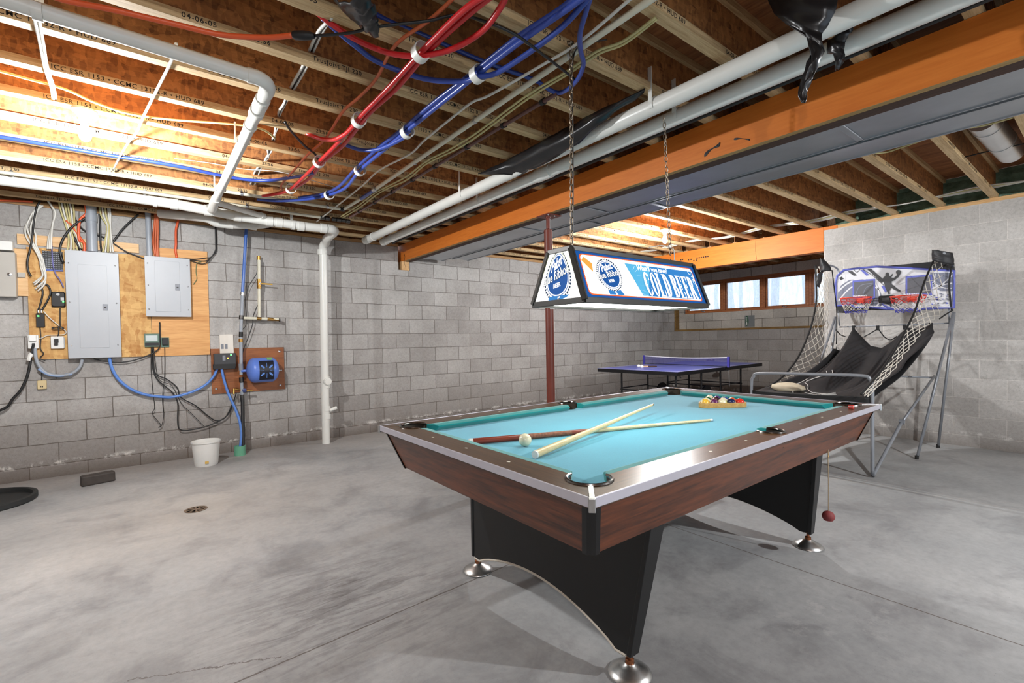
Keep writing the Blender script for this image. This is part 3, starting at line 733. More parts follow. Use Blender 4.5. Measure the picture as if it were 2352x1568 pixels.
cable('orange_cable', [(1050, -16), (1037, 0), (984, 48), (924, 89), (894, 124), (864, 181), (826, 222), (786, 258), (750, 315), (717, 346), (706, 356), (668, 399), (646, 425), (648, 437), (632, 444)], 2.575, .008, M_orangethin, 'thin orange cable stapled across the joists left of the red tubes')
cable('ceiling_cable', [(70, 10), (79, 41), (93, 103), (103, 155), (117, 198), (122, 226)], 2.575, .007, M_wcable, 'white cable pair dropping toward the left light bulb, outer strand')
cable('ceiling_cable', [(86, 10), (90, 45), (100, 103), (109, 155), (123, 198), (128, 226)], 2.57, .006, M_wcable, 'white cable pair dropping toward the left light bulb, inner strand')
cable('ceiling_cable', [(405, 100), (393, 141), (360, 207), (331, 265), (315, 302), (296, 326), (277, 357), (260, 390)], 2.58, .007, M_wcable, 'single white cable crossing the joists right of the left light bulb')
cable('ceiling_cable', [(1455, -8), (1445, 0), (1329, 98), (1244, 150), (1125, 218), (1084, 235), (1036, 272), (975, 322), (941, 354), (872, 390), (831, 427), (776, 471), (727, 509)], 2.575, .007, M_wcable, 'long thin white cable beside the cream water pipe')
cable('ceiling_cable', [(1505, 40), (1430, 95), (1370, 118), (1300, 165), (1210, 219), (1100, 301), (1058, 328), (1027, 346), (979, 370), (932, 406), (881, 432), (855, 447), (824, 471), (783, 497)], 2.578, .0065, M_ycable, 'yellowish cable pair between the cream pipe and brown pipe, upper one')
cable('ceiling_cable', [(1508, 44), (1434, 100), (1374, 124), (1304, 170), (1213, 226), (1104, 307), (1061, 335), (1031, 351), (978, 377), (934, 413), (889, 433), (859, 451), (828, 475), (787, 500)], 2.578, .0065, M_ycable, 'yellowish cable pair between the cream pipe and brown pipe, lower one')
for q, (mt, lab) in enumerate(((M_wcable, 'white cable of the loose bundle threaded through the joists, upper one'), (M_blackc, 'black cable of the loose bundle threaded through the joists'), (M_wcable, 'white cable of the loose bundle threaded through the joists, lower one'))):
    o_ = q*5
    cable('bundle_cable', [(762-o_, 40+o_), (740-o_, 74), (722-o_, 112), (705-o_, 152), (680-o_, 196), (662-o_, 226+q*6), (645-o_*.5, 258), (634+o_*.5, 289), (626-o_, 341), (612+o_*.4, 362), (598-o_, 390), (585-o_, 424)], 2.66, .007, mt, lab, zs=[2.6, 2.63, 2.66, 2.66, 2.66, 2.64, 2.66, 2.66, 2.66, 2.64, 2.66, 2.66])
cable('yellow_cable', [(-20, 158), (60, 180), (150, 205), (215, 234), (300, 262), (400, 275), (533, 285), (600, 296), (632, 317)], 2.62, .007, M_ycable, 'yellow cable sagging along the joist above the left light bulb')
cable('low_voltage_wire', [(655, 280), (668, 300), (700, 335), (722, 352), (733, 371)], 2.57, .008, M_blackc, 'short black cable entering the third red ring clip')
cable('wire_run', [(400, 364), (480, 374), (560, 388), (640, 394), (720, 415), (800, 440)], 2.63, .003, M_wcable, 'thin white bell wire crossing behind the branch pipe')
# bundles by the right wall
for q in range(4):
    pts = [V((6.55+.03*q, -1.6, 2.64)), V((6.5+.05*q, -.3, 2.66)), V((6.48+.05*q, .45, 2.62+.01*q)), V((6.52+.06*q, .9, 2.66)), V((6.45+.05*q, 1.4, 2.61+.012*q)), V((6.5+.05*q, 1.9, 2.66)), V((6.46+.05*q, 2.35, 2.63)), V((6.5+.04*q, 2.9, 2.67)), V((6.45+.03*q, 3.4, 2.62)), V((6.48+.03*q, 4.0, 2.67)), V((6.44+.03*q, 4.6, 2.63)), V((6.46+.03*q, 5.4, 2.68))]
    one('wall_cable', MB().tube(smooth_path(pts, 5), .007, 8), M_wcable if q != 1 else M_ycable, f'cable threaded through the joists along the right wall, {ORD[q]} from the beam side', 'cable', smooth='all')
one('wall_cable', MB().tube(smooth_path([at(u, v, 'z', 2.63) for u, v in ((1668, 318), (1800, 330), (2000, 352), (2080, 335), (2180, 300), (2260, 288), (2352, 262))], 5), .007, 8), M_ycable, 'yellowish cable running along the far side of the metal ducts', 'cable', smooth='all')
one('wall_cable', MB().tube(smooth_path([at(u, v, 'z', 2.66) for u, v in ((2210, 362), (2280, 345), (2352, 330), (2420, 310))], 5), .005, 8), M_blackc, 'thin dark cable under the round duct at upper right', 'cable', smooth='all')

# ducts ----------------------------------------------------------------------
def duct(x0, x1, y1, zb, zt, cleats, label):
    t = thing('metal_duct', label, 'duct', ((x0+x1)/2, 1.2, zb))
    m = MB(); n = 60; ys = [FY+.3+(y1-FY-.3)*i/n for i in range(n+1)]; vs = []
    prof = [(x0, zt), (x0, zb+.004), (x0+.004, zb), (x0+.07, zb+.003), ((x0+x1)/2, zb+.006), (x1-.07, zb+.003), (x1-.004, zb), (x1, zb+.004), (x1, zt)]
    for y in ys:
        for j, (x, z) in enumerate(prof): vs.append((x, y, z+(.006*noise.noise(V((x*3, y*.9, 1)))*(1 if 2 < j < 6 else 0))))
    k = len(prof); fs = [(i*k+j, i*k+(j+1) % k, (i+1)*k+(j+1) % k, (i+1)*k+j) for i in range(n) for j in range(k)]
    fs += [list(range(k)), [n*k+j for j in range(k)][::-1]]
    m.add(vs, fs).build('sheet_body', M_galv, t, smooth=True)
    for y in cleats:
        MB().box(x0-.003, x1+.003, y-.016, y+.016, zb-.006, zb+.001).build('drive_cleat', M_galv, t, bevel=.002)
    MB().box(x0, x0+.012, FY+.3, y1, zb-.006, zb+.002).build('seam_flange', M_galv, t)
    MB().box(x1-.012, x1, FY+.3, y1, zb-.006, zb+.002).build('seam_flange', M_galv, t)
y = lambda u, v: at(u, v, 'z', 2.38).y
duct(3.02, 3.385, 6.02, 2.385, 2.59, [y(1226, 529), y(1365, 483), y(1950, 305), -.6], 'galvanised sheet metal duct against the right side of the orange beam')
duct(3.42, 3.685, 5.80, 2.385, 2.59, [y(1345, 510), y(1505, 470), -.2], 'galvanised sheet metal duct on the outer side, next to the right joists')
a, b = at(2255, 272, 'z', 2.72), at(2322, 350, 'z', 2.72); m = MB()
m.tube([a, a.lerp(b, .5), b], .085, 24)
for f in (.15, .6): m.tube([a.lerp(b, f), a.lerp(b, f+.04)], .089, 24)
one('round_duct', m, metal('zinc_round_duct', (210, 212, 214), .4, .08, 4), 'short round zinc duct tucked between the joists at upper right', 'duct', smooth=True)

# black plastic film ----------------------------------------------------------
A = resample([at(u, v, 'z', z) for u, v, z in ((1098, 398, 2.56), (1150, 376, 2.575), (1250, 320, 2.585), (1355, 264, 2.585), (1430, 228, 2.59), (1482, 202, 2.592))], 26)
Bq = resample([at(u, v, 'z', z) for u, v, z in ((1104, 400, 2.555), (1150, 400, 2.50), (1192, 404, 2.475), (1255, 374, 2.465), (1330, 330, 2.47), (1372, 288, 2.50), (1480, 212, 2.588))], 26)
m = MB().sheet(A, Bq, 8, lambda s, t: V((-.045*sin(pi*t)*sin(pi*s)**.5+.012*noise.noise(V((s*9, t*3, 0))), 0, -.02*sin(pi*t)*sin(pi*s)+.012*noise.noise(V((s*14, t*4, 2))))))
one('plastic_sheet', m, M_poly, 'black plastic sheet draped along the left PVC pipe by the chain', 'plastic', smooth='all', solid=.002)
L = [(1755, -40), (1764, 0), (1778, 32), (1815, 62), (1852, 84), (1856, 100), (1862, 130), (1853, 140), (1846, 168), (1838, 185), (1834, 205), (1833, 222), (1841, 236)]
R = [(1930, -40), (1924, 10), (1912, 40), (1898, 62), (1888, 76), (1889, 96), (1892, 118), (1888, 132), (1880, 152), (1868, 180), (1854, 200), (1854, 222), (1850, 236)]
A = resample(ats(L, 'x', 2.11), 40); Bq = resample(ats(R, 'x', 2.13), 40)
m = MB().sheet(A, Bq, 6, lambda s, t: V((-.03*sin(pi*t)*(1-s)+.022*noise.noise(V((s*10, t*4, 3))), 0, 0)))
one('plastic_sheet', m, M_poly, 'torn black plastic hanging in a long strip before the PVC pipes, upper right', 'plastic', smooth='all', solid=.002)
L = [(1935, 60), (1920, 80), (1900, 95), (1899, 122), (1916, 124), (1917, 145), (1920, 162)]; R = [(1960, 62), (1955, 75), (1942, 95), (1938, 112), (1941, 124), (1940, 140), (1926, 160)]
m = MB().sheet(resample(ats(L, 'x', 2.38), 18), resample(ats(R, 'x', 2.38), 18), 5, lambda s, t: V((-.02*sin(pi*t)+.015*noise.noise(V((s*8, t*4, 5))), 0, 0)))
one('plastic_sheet', m, M_poly, 'smaller torn black plastic scrap between the two PVC pipes, upper right', 'plastic', smooth='all', solid=.002)
A = resample([at(u, v, 'z', 2.59) for u, v in ((755, -20), (775, 12), (800, 38), (830, 55), (858, 66))], 16)
Bq = resample([at(u, v, 'z', 2.52) for u, v in ((838, -20), (850, -2), (862, 14), (866, 40), (872, 66))], 16)
m = MB().sheet(A, Bq, 7, lambda s, t: V((.01*noise.noise(V((s*9, t*5, 1))), 0, -.04*sin(pi*t)+.02*noise.noise(V((s*9, t*5, 7))))))
one('plastic_sheet', m, M_poly, 'crumpled black plastic tucked over a joist at the top edge', 'plastic', smooth='all', solid=.002)

# bare bulbs --------------------------------------------------------------------
M_porc = plain('porcelain', (226, 224, 218), .35, 0, .03)
M_bulb = emit('bulb_glow', (255, 252, 246), 60.0)
def bulb(x, y, zt, label, power, col=(.97, .985, 1.0), r=.03):
    t = thing('light_bulb', label, 'light', (x, y, zt))
    MB().lathe((x, y, zt), [(.057, 0), (.057, -.012), (.045, -.02), (.028, -.05), (.026, -.06)], 24).build('lampholder', M_porc, t, smooth=True)
    MB().lathe((x, y, zt-.055), [(.014, 0), (.015, -.02), (.022, -.045), (r, -.075), (r, -.09), (r*.8, -.112), (r*.4, -.122), (1e-4, -.125)], 20).build('bulb_glass', M_bulb, t, smooth=True)
    li = bpy.data.lights.new('bulb_light', 'POINT'); li.energy = power; li.color = col; li.shadow_soft_size = .035
    o = bpy.data.objects.new('bulb_light', li); COL.objects.link(o); o.parent = t; o.location = (0, 0, -.225)
B1 = at(195, 300, 'z', 2.48); B2 = at(1527, 548, 'z', 2.48)
POW = dict(b1=150, b2=140, b3=300, b4=75)
bulb(B1.x, B1.y, JZ, 'bare glowing light bulb on the joists above the electrical panels', POW['b1'])
bulb(B2.x, B2.y, JZ, 'bare glowing light bulb on the joists beyond the hanging lamp', POW['b2'])
bulb(3.6, -1.5, JZ, 'bare light bulb on the joists in the unseen front half, right', POW['b3'])
bulb(-1.2, -1.7, JZ, 'added fill bulb on the joists in the unseen front half, left', POW['b4'])  # unseen bulb added to even out the brightness
# ================================================================== things on the back wall
M_osbwall = osb('pale_strand_board', (176, 118, 58), (232, 190, 124), 26)
M_ply = wood('fir_plywood', (196, 138, 78), (226, 174, 112), 'x', .8, .6, 10, .05)
M_stripw = wood('pine_strip', (206, 160, 108), (232, 196, 148), 'x', 1, .6, 14, .05)
M_brownply = wood('stained_plywood', (118, 64, 26), (156, 92, 44), 'x', 1, .5, 9, .05)
M_panel = plain('grey_enamel', (172, 176, 181), .42, 0, .02)
M_panel2 = plain('grey_enamel_dark', (126, 130, 138), .45, 0, .03)
M_beige = plain('beige_enamel', (178, 174, 166), .45, 0, .03)
M_tan = plain('tan_plastic', (206, 186, 142), .5, 0, .05)

def wp(u, v, d=0.0): return at(u, v, 'y', WY-d)
def wbox(mb, u0, v0, u1, v1, d0, d1, r=0.0):
    """upright box on the back wall; its front face fills the photo box u0..u1, v0..v1 at depth d1"""
    a, b = wp(u0, v0, d1), wp(u1, v1, d1)
    x0, x1 = min(a.x, b.x), max(a.x, b.x); z0, z1 = min(a.z, b.z), max(a.z, b.z)
    if r: return mb.rbox(((x0+x1)/2, WY-(d0+d1)/2, (z0+z1)/2), x1-x0, d1-d0, z1-z0, r, 'y')
    return mb.box(x0, x1, WY-d1, WY-d0, z0, z1)
def wrect(uvs, d):
    P = [wp(u, v, d) for u, v in uvs]; xs = sorted(p.x for p in P); zs = sorted(p.z for p in P)
    return (xs[0]+xs[1])/2, (xs[2]+xs[3])/2, (zs[0]+zs[1])/2, (zs[2]+zs[3])/2
def wquad(mb, uvs, d0, d1):
    x0, x1, z0, z1 = wrect(uvs, d1); mb.box(x0, x1, WY-d1, WY-max(d0, .001), z0, z1); return x0, x1, z0, z1
def wcable(name, pts, d, r, mat, label, cat='cable', group=None, k=6, n=8, parent=None):
    P = [wp(u, v, d[i] if isinstance(d, (list, tuple)) else d) for i, (u, v) in enumerate(pts)]
    m = MB().tube(smooth_path(P, k), r, n)
    if parent: return m.build(name, mat, parent, smooth='all')
    return one(name, m, mat, label, cat, group, smooth='all')

m = MB(); wquad(m, [(60, 572), (346, 583), (70, 826), (346, 818)], 0, .018)
one('strand_board', m, M_osbwall, 'strand board panel behind the tall grey breaker panel', 'board')
m = MB(); wquad(m, [(346, 566), (478, 579), (347, 818), (481, 814)], 0, .019)
one('plywood_board', m, M_ply, 'clear plywood board behind the smaller grey breaker panel', 'board')
m = MB(); wquad(m, [(34, 570), (63, 573), (36, 680), (64, 679)], .0, .024)
one('plywood_board', m, M_stripw, 'narrow pale board beside the meter cabinet at left edge', 'board')
m = MB(); wquad(m, [(39, 534), (319, 562), (39, 558), (319, 583)], 0, .022)
one('batten', m, M_stripw, 'pine batten on the wall above the breaker panels', 'board')
m = MB(); wquad(m, [(484, 801), (652, 797), (487, 905), (654, 893)], 0, .019)
one('stained_board', m, M_brownply, 'brown stained plywood board behind the blue pressure tank', 'board')
for u, v in ((642, 807), (644, 884), (497, 893)): pass

def breaker(name, q, door, latch, d, label):
    t = thing('breaker_panel', label, 'electrical panel', (0, WY, 0))
    x0, x1, z0, z1 = wrect(q, d); t.location = ((x0+x1)/2, WY-d/2, z0); WLOC[t.name] = V(t.location)
    MB().box(x0+.012, x1-.012, WY-d+.006, WY-.018, z0+.012, z1-.012).build('enclosure', M_panel, t)
    MB().rbox(((x0+x1)/2, WY-d+.003, (z0+z1)/2), x1-x0, .006, z1-z0, .008, 'y').build('cover', M_panel, t)
    a, b, c, e = wrect(door, d)
    dr_ = MB().rbox(((a+b)/2, WY-d-.002, (c+e)/2), b-a, .006, e-c, .006, 'y').build('door', M_panel, t)
    a, b, c, e = wrect(latch, d)
    MB().rbox(((a+b)/2, WY-d-.006, (c+e)/2), b-a, .008, e-c, .003, 'y').build('latch', M_panel2, dr_)
    MB().box((a+b)/2-.008, (a+b)/2+.008, WY-d-.014, WY-d-.008, (c+e)/2-.006, (c+e)/2+.004).build('latch_slide', M_black, dr_)
    for sx in (x0+.025, x1-.025):
        for f in (.12, .52, .88): MB().lathe((sx, WY-d, z0+(z1-z0)*f), [(.006, 0), (.006, .004), (.002, .006)], 10, (0, -1, 0)).build('screw', M_steel, t, smooth=True)
    return t
breaker('big', [(148, 574), (270, 581), (157, 822), (281, 821)], [(178, 606), (246, 611), (186, 799), (251, 798)], [(236, 698), (248, 699), (236, 713), (248, 713)], .098, 'tall grey steel breaker panel on the back wall')
breaker('small', [(330, 587), (436, 594), (337, 726), (440, 728)], [(355, 598), (413, 602), (358, 715), (414, 717)], [(402, 652), (413, 653), (403, 667), (413, 667)], .098, 'shorter grey steel breaker panel on the plywood board')
# meter cabinet at the left edge
t = thing('meter_cabinet', 'beige grey metal cabinet cut by the left edge of the view', 'cabinet', wp(10, 680, .06))
x0, x1, z0, z1 = wrect([(-60, 572), (34, 581), (-60, 682), (38, 679)], .1)
MB().rbox(((x0+x1)/2, WY-.062, (z0+z1)/2), x1-x0, .076, z1-z0, .006, 'y').build('enclosure', M_beige, t)
c = wp(22, 630, .1); MB().lathe((c.x, WY-.1, c.z), [(.014, 0), (.014, .008), (.004, .01)], 14, (0, -1, 0)).build('lock', M_steel, t, smooth=True)
m = MB(); wbox(m, -40, 549, 29, 575, .0, .09, .006); one('vented_box', m, M_white, 'white plastic box above the meter cabinet', 'box')
m = MB(); wbox(m, 40, 625, 58, 637, .024, .045, .003); one('junction_block', m, M_beige, 'small beige block on the narrow board', 'box')

# conduits
def vtube(name, u0, v0, u1, v1, d, r, mat, label, coll=()):
    t = thing(name, label, 'conduit', wp(u1, v1, d)); a, b = wp(u0, v0, d), wp(u1, v1, d); a = V((b.x, a.y, a.z))
    MB().tube([a, b], r, 20).build('conduit_run', mat, t, smooth=True)
    for f, h in coll: c = b.lerp(a, f); MB().tube([c, c+V((0, 0, h))], r*1.12, 20).build('coupling', mat, t, smooth=True)
vtube('conduit', 211, 452, 212, 578, .06, .042, M_greyc, 'thick grey conduit entering the top of the tall breaker panel', ((.55, .07),))
vtube('conduit', 342, 470, 343, 590, .06, .025, M_greyc, 'slim grey conduit entering the top of the shorter breaker panel', ((.02, .05),))
t = thing('flexible_conduit', 'pale blue flexible conduit looping from the outlet box to the tall panel', 'conduit', wp(130, 860, .06))
wcable('conduit_loop', [(80, 800), (83, 824), (92, 843), (110, 858), (138, 862), (165, 857), (183, 842), (189, 824)], .055, .0135, M_greyc, None, parent=t, n=12)
wcable('conduit_loop', [(89, 846), (110, 859), (138, 862.5), (165, 858)], .0545, .0138, plain('pale_blue_conduit', (140, 166, 206), .4, 0, .04), None, parent=t, n=12)
t = thing('flexible_conduit', 'long blue flexible conduit sagging from the tall panel to the pump control', 'conduit', wp(390, 912, .06))
wcable('conduit_loop', [(251, 818), (256, 842), (270, 868), (295, 890), (330, 905), (370, 911), (400, 911), (440, 900), (470, 885), (490, 865), (499, 846)], .055, .0135, M_bluec, None, parent=t, n=12)
t = thing('flexible_conduit', 'blue flexible conduit dropping from the pump control to the green floor sleeve', 'conduit', wp(552, 1030, .1))
wcable('conduit_loop', [(509, 846), (514, 870), (525, 905), (541, 940), (551, 970), (554, 1000), (551, 1030)], [.07, .08, .10, .13, .17, .2, .22], .0135, M_bluec, None, parent=t, n=12)

# cables above the panels
T_ = [(90, 470), (76, 485), (66, 503), (59, 520), (62, 540), (72, 560), (86, 585), (93, 610), (98, 630), (78, 650)]
for q in range(5):
    wcable('data_cable', [(u+q*3.4*(1.3 if 1 < i < 5 else .6)+3.0*sin(2.3*q+1.1*i), v+q*(4.5 if i > 7 else .4)) for i, (u, v) in enumerate(T_)], .05+.008*(q % 3), .0068, M_wcable, f'white cable of the thick bundle fanning out at left, {ORD[q]} from the left', 'cable')
for q in range(3):
    wcable('data_cable', [(108, 458), (119, 474), (124+q*1.5, 490), (121, 515), (112+q*3, 545), (109+q*4, 572)], .045+.01*q, .008, M_wcable, f'white cable dropping to the wire terminal block, {ORD[q]} from the left', 'cable')
wcable('data_cable', [(124, 500), (119, 530), (119, 565), (121, 600), (126, 625), (139, 645), (146, 660)], .05, .005, plain('violet_wire', (110, 110, 170), .5, 0, 0), 'thin violet wire trailing across the terminal block', 'wire')
wcable('electric_cable', [(92, 462), (85, 475), (78, 505), (74, 545), (70, 570), (63, 600), (65, 622), (72, 635)], .07, .008, M_blackc, 'black cord curving beside the white cable bundle', 'cord')
for q, (x, mt) in enumerate(((138, M_ycable), (144, M_wcable), (150, M_ycable), (156, M_ycable), (162, M_wcable), (168, M_ycable))):
    wcable('panel_cable', [(x-4, 455), (x+2, 485), (152+q*4, 520), (158+q*5, 548), (154+q*8, 578)], .045+.006*(q % 3), .0075, mt, f'cable entering the tall panel on its left half, {ORD[q]} from the left', 'cable')
for q, (x, mt) in enumerate(((230, M_ycable), (236, M_wcable), (242, M_ycable), (248, M_wcable), (252, M_wcable))):
    wcable('panel_cable', [(x-2, 468), (x+2, 495), (246+q*2, 520), (242+q*3.5, 550), (236+q*6, 580)], .045+.006*(q % 3), .0075, mt, f'cable entering the tall panel right of the thick conduit, {ORD[q]} from the left', 'cable')
wcable('panel_cable', [(196, 472), (198, 490), (185, 503), (181, 520), (182, 550), (193, 558), (194, 578)], .07, .012, M_orangec, 'thick orange cable bent over into the tall breaker panel', 'cable')
wcable('panel_cable', [(152, 506), (170, 525), (184, 545), (193, 560), (192, 578)], .055, .010, M_orangec, 'orange cable slanting behind the bent orange cable', 'cable')
wcable('electric_cable', [(216, 480), (200, 498), (170, 517), (150, 540), (140, 560), (138, 580), (145, 603)], .075, .010, M_blackc, 'black cable arching across the cables into the tall panel side', 'cord')
wcable('electric_cable', [(168, 488), (176, 508), (195, 530), (225, 540), (245, 548), (262, 560), (290, 578), (320, 590), (345, 600)], .03, .007, M_blackc, 'black cable sagging from the ceiling to the shorter panel', 'cord')
wcable('electric_cable', [(318, 492), (300, 508), (280, 528), (262, 552), (258, 556)], .035, .009, M_blackc, 'dark cable slanting across the wall between the panels', 'cord')
wcable('electric_cable', [(228, 492), (230, 520), (231, 560), (233, 576)], .04, .008, M_blackc, 'black cable hanging right of the thick conduit', 'cord')
wcable('electric_cable', [(163, 530), (175, 555), (186, 575)], .05, .010, M_blackc, 'short thick black cable entering the tall panel', 'cord')
wcable('red_cable', [(-30, 459), (0, 460), (40, 461), (75, 463)], .04, .010, M_orangec, 'orange cable along the top of the wall at left', 'cable')
for q in range(3):
    wcable('orange_feed', [(355+q, 480), (356+q*3, 500), (353+q*5, 530), (352+q*5, 560), (357+q*3, 590)], .05+.008*q, .009, M_orangethin, f'orange cable of three entering the shorter panel, {ORD[q]} from the left', 'cable')
wcable('orange_feed', [(413, 492), (407, 515), (404, 530), (404, 560), (403, 575), (406, 592)], .04, .011, M_orangec, 'single orange cable clipped to the plywood above the shorter panel', 'cable')
for q in range(3):
    wcable('electric_cable', [(496-q, 520), (497-q, 560), (496-q, 578-q), (485-q*2, 590+q*3), (474-q*4, 592+q*7), (445-q*3, 595+q*2), (410, 592)], .035+.008*q, .0048, M_blackc, f'black cable bending down from the ceiling to the plywood, {ORD[q]} of three', 'cord')
wcable('ground_wire', [(462, 601), (452, 605), (450, 625), (452, 640), (444, 653)], .035, .003, plain('green_wire', (92, 120, 82), .5, 0, 0), 'thin green ground wire beside the shorter panel', 'wire')

# terminal block, gadgets
t = thing('terminal_block', 'black wire terminal block on the strand board', 'block', wp(122, 618, .03))
x0, x1, z0, z1 = wrect([(97, 575), (144, 578), (98, 620), (144, 618)], .035)
MB().box(x0, x1, WY-.03, WY-.018, z0, z1).build('backing', M_black, t)
for r_ in range(9):
    m = MB(); z = z0+(z1-z0)*(r_+.5)/9
    for c_ in range(8): x = x0+(x1-x0)*(c_+.5)/8; m.box(x-.006, x+.006, WY-.036, WY-.03, z-.004, z+.004)
    m.build('contact_row', M_panel2, t)
MB().box(x0+.02, x1, WY-.034, WY-.02, z0-.012, z0).build('blue_rail', plain('blue_plastic', (60, 84, 170), .4, 0, 0), t)
def gadget(name, uv, d0, d1, mat, label, cat, r=.006, extra=None):
    t = thing(name, label, cat, wp(uv[0], uv[3], d1)); m = MB(); wbox(m, *uv, d0, d1, r); m.build('housing', mat, t)
    if extra: extra(t, d1)
    return t
M_led = emit('green_led', (90, 255, 110), 3.0); M_ledr = emit('amber_led', (255, 150, 60), 3.0)
M_silver = plain('silver_print', (180, 182, 184), .5, 0, 0)
def ex(t, d):
    m = MB(); wbox(m, 139, 683, 147, 690, d, d+.002); m.build('printed_lines', M_silver, t)
    m = MB(); wbox(m, 143, 691, 147, 694, d, d+.004); m.build('status_light', M_led, t)
    c = wp(133, 676, d); MB().lathe((c.x, WY-d, c.z), [(.012, 0), (.012, .003), (.003, .004)], 12, (0, -1, 0)).build('button', M_silver, t, smooth=True)
gadget('network_box', (117, 669, 150, 705), .018, .06, M_black, 'black network box with a green light left of the tall panel', 'gadget', .014, ex)
def ex(t, d):
    m = MB(); wbox(m, 85, 724, 90, 727, d, d+.003); m.build('status_light', M_led, t)
    for u in (87.5, 95):
        a, b = wp(u, 718, .04), wp(u, 709, .04); MB().tube([a, b], .007, 10).build('connector', M_steel, t, smooth=True)
gadget('signal_splitter', (82, 719, 103, 751), .018, .045, M_black, 'small black signal box with two silver connectors', 'gadget', .006, ex)
wcable('electric_cable', [(88, 712), (95, 690), (98, 668), (90, 652), (85, 648)], .045, .007, M_blackc, 'black lead looping up from the small signal box, left one', 'cord')
wcable('electric_cable', [(96, 712), (108, 692), (116, 672), (110, 655), (92, 648)], .05, .007, M_blackc, 'black lead looping up from the small signal box, right one', 'cord')
wcable('electric_cable', [(92, 751), (94, 775), (93, 800), (100, 812), (92, 822), (104, 828)], .04, .004, M_blackc, 'thin black lead hanging below the small signal box', 'cord')
wcable('white_wire', [(100, 714), (112, 728), (138, 750), (151, 760), (146, 768), (110, 770), (98, 775), (88, 778)], .04, .004, M_wcable, 'thin white wire looping over the outlet boxes', 'wire')
wcable('electric_cable', [(138, 707), (138, 735), (137, 750), (120, 752), (128, 756), (146, 754), (135, 750), (135, 765), (130, 780)], .05, .005, M_blackc, 'coiled black adapter lead above the double outlet', 'cord')
def ex(t, d):
    m = MB(); wbox(m, 66, 769, 83, 783, d, d+.03, .006); m.build('plug_adapter', plain('white_adapter', (236, 236, 234), .4, 0, .02), t)
    m = MB(); wbox(m, 73, 788, 80, 793, d, d+.02, .004); m.build('black_plug', M_black, t)
gadget('outlet_box', (63, 769, 89, 800), .018, .06, M_white, 'white outlet box with a plugged adapter at the board corner', 'outlet', .005, ex)
def ex(t, d):
    for u in (116, 146): m = MB(); wbox(m, u, 775, u+3, 798, .018, .045); m.build('bracket', M_panel, t)
    m = MB(); wbox(m, 124, 778, 134, 787, d, d+.02, .004); wbox(m, 124, 788, 133, 793, d, d+.02, .004); m.build('black_plug', M_black, t)
gadget('outlet_box', (116, 772, 147, 800), .018, .055, M_white, 'white double outlet beside the bottom of the tall panel', 'outlet', .005, ex)
wcable('power_cord', [(77, 792), (72, 812), (69, 835), (62, 865), (48, 895), (30, 915), (15, 935), (-20, 950)], .06, .011, M_blackc, 'thick black power cord running off the left edge', 'cord')
a, b = wp(72, 808, .06), wp(66, 828, .06); one('cord_tag', MB().tube([a, a.lerp(b, .3), b], [.006, .018, .016], 8), M_white, 'white paper tag wrapped on the thick black power cord', 'tag', smooth=True)
def ex(t, d):
    for u in (94, 98): m = MB(); wbox(m, u-1, 886, u+1, 889, d, d+.002); m.build('socket_slot', M_black, t)
    wcable('hanging_wire', [(96, 875), (96, 860), (95, 848)], .02, .004, M_blackc, None, parent=t)
gadget('hanging_socket', (85, 874, 107, 893), .0, .03, M_tan, 'tan socket hanging loose on the block wall', 'outlet', .006, ex)
def ex(t, d):
    m = MB(); wbox(m, 334, 770, 362, 783, d, d+.002); m.build('front_label', plain('pale_label', (186, 196, 196), .5, 0, .05), t)
    m = MB(); wbox(m, 333, 787, 365, 793, d-.002, d+.004); m.build('terminal_strip', M_black, t)
M_greenp = plain('green_plastic', (84, 112, 98), .5, 0, .05)
gadget('alarm_module', (331, 766, 367, 796), .019, .05, M_greenp, 'green control module under the shorter breaker panel', 'gadget', .004, ex)
def ex(t, d):
    m = MB(); wbox(m, 372, 776, 387, 792, d, d+.03, .005); m.build('adapter', M_black, t)
gadget('adapter_plate', (369, 775, 389, 797), .019, .03, M_greenp, 'small green plate with a black adapter beside the control module', 'outlet', .003, ex)
LOOPS = [([(350, 797), (348, 815), (352, 850), (365, 875), (395, 900), (408, 925), (408, 965), (412, 985), (430, 988), (470, 980), (505, 966), (520, 955), (535, 925), (543, 902)], .006, 'black cable hanging in the lowest loop under the control module'),
         ([(352, 797), (352, 830), (358, 858), (385, 872), (407, 890), (415, 912), (450, 932), (478, 955), (500, 966), (525, 950), (540, 915)], .006, 'black cable in the middle loop under the control module'),
         ([(367, 740), (367, 790), (360, 805), (335, 818), (300, 829), (262, 832), (215, 824)], .006, 'black cable running under the tall panel to the control module'),
         ([(347, 798), (347, 850), (350, 890), (355, 935), (350, 950), (369, 975), (365, 980)], .003, 'thin dark wire dangling left below the control module'),
         ([(378, 797), (378, 860), (373, 915), (376, 950), (372, 975), (364, 982)], .003, 'thin dark wire dangling below the small green plate'),
         ([(353, 800), (364, 868), (395, 886), (416, 925), (440, 950), (470, 980)], .003, 'faint thin wire slanting right under the control module')]
for P_, r_, lab in LOOPS: wcable('loose_wire', P_, .045, r_, M_blackc, lab, 'cable')

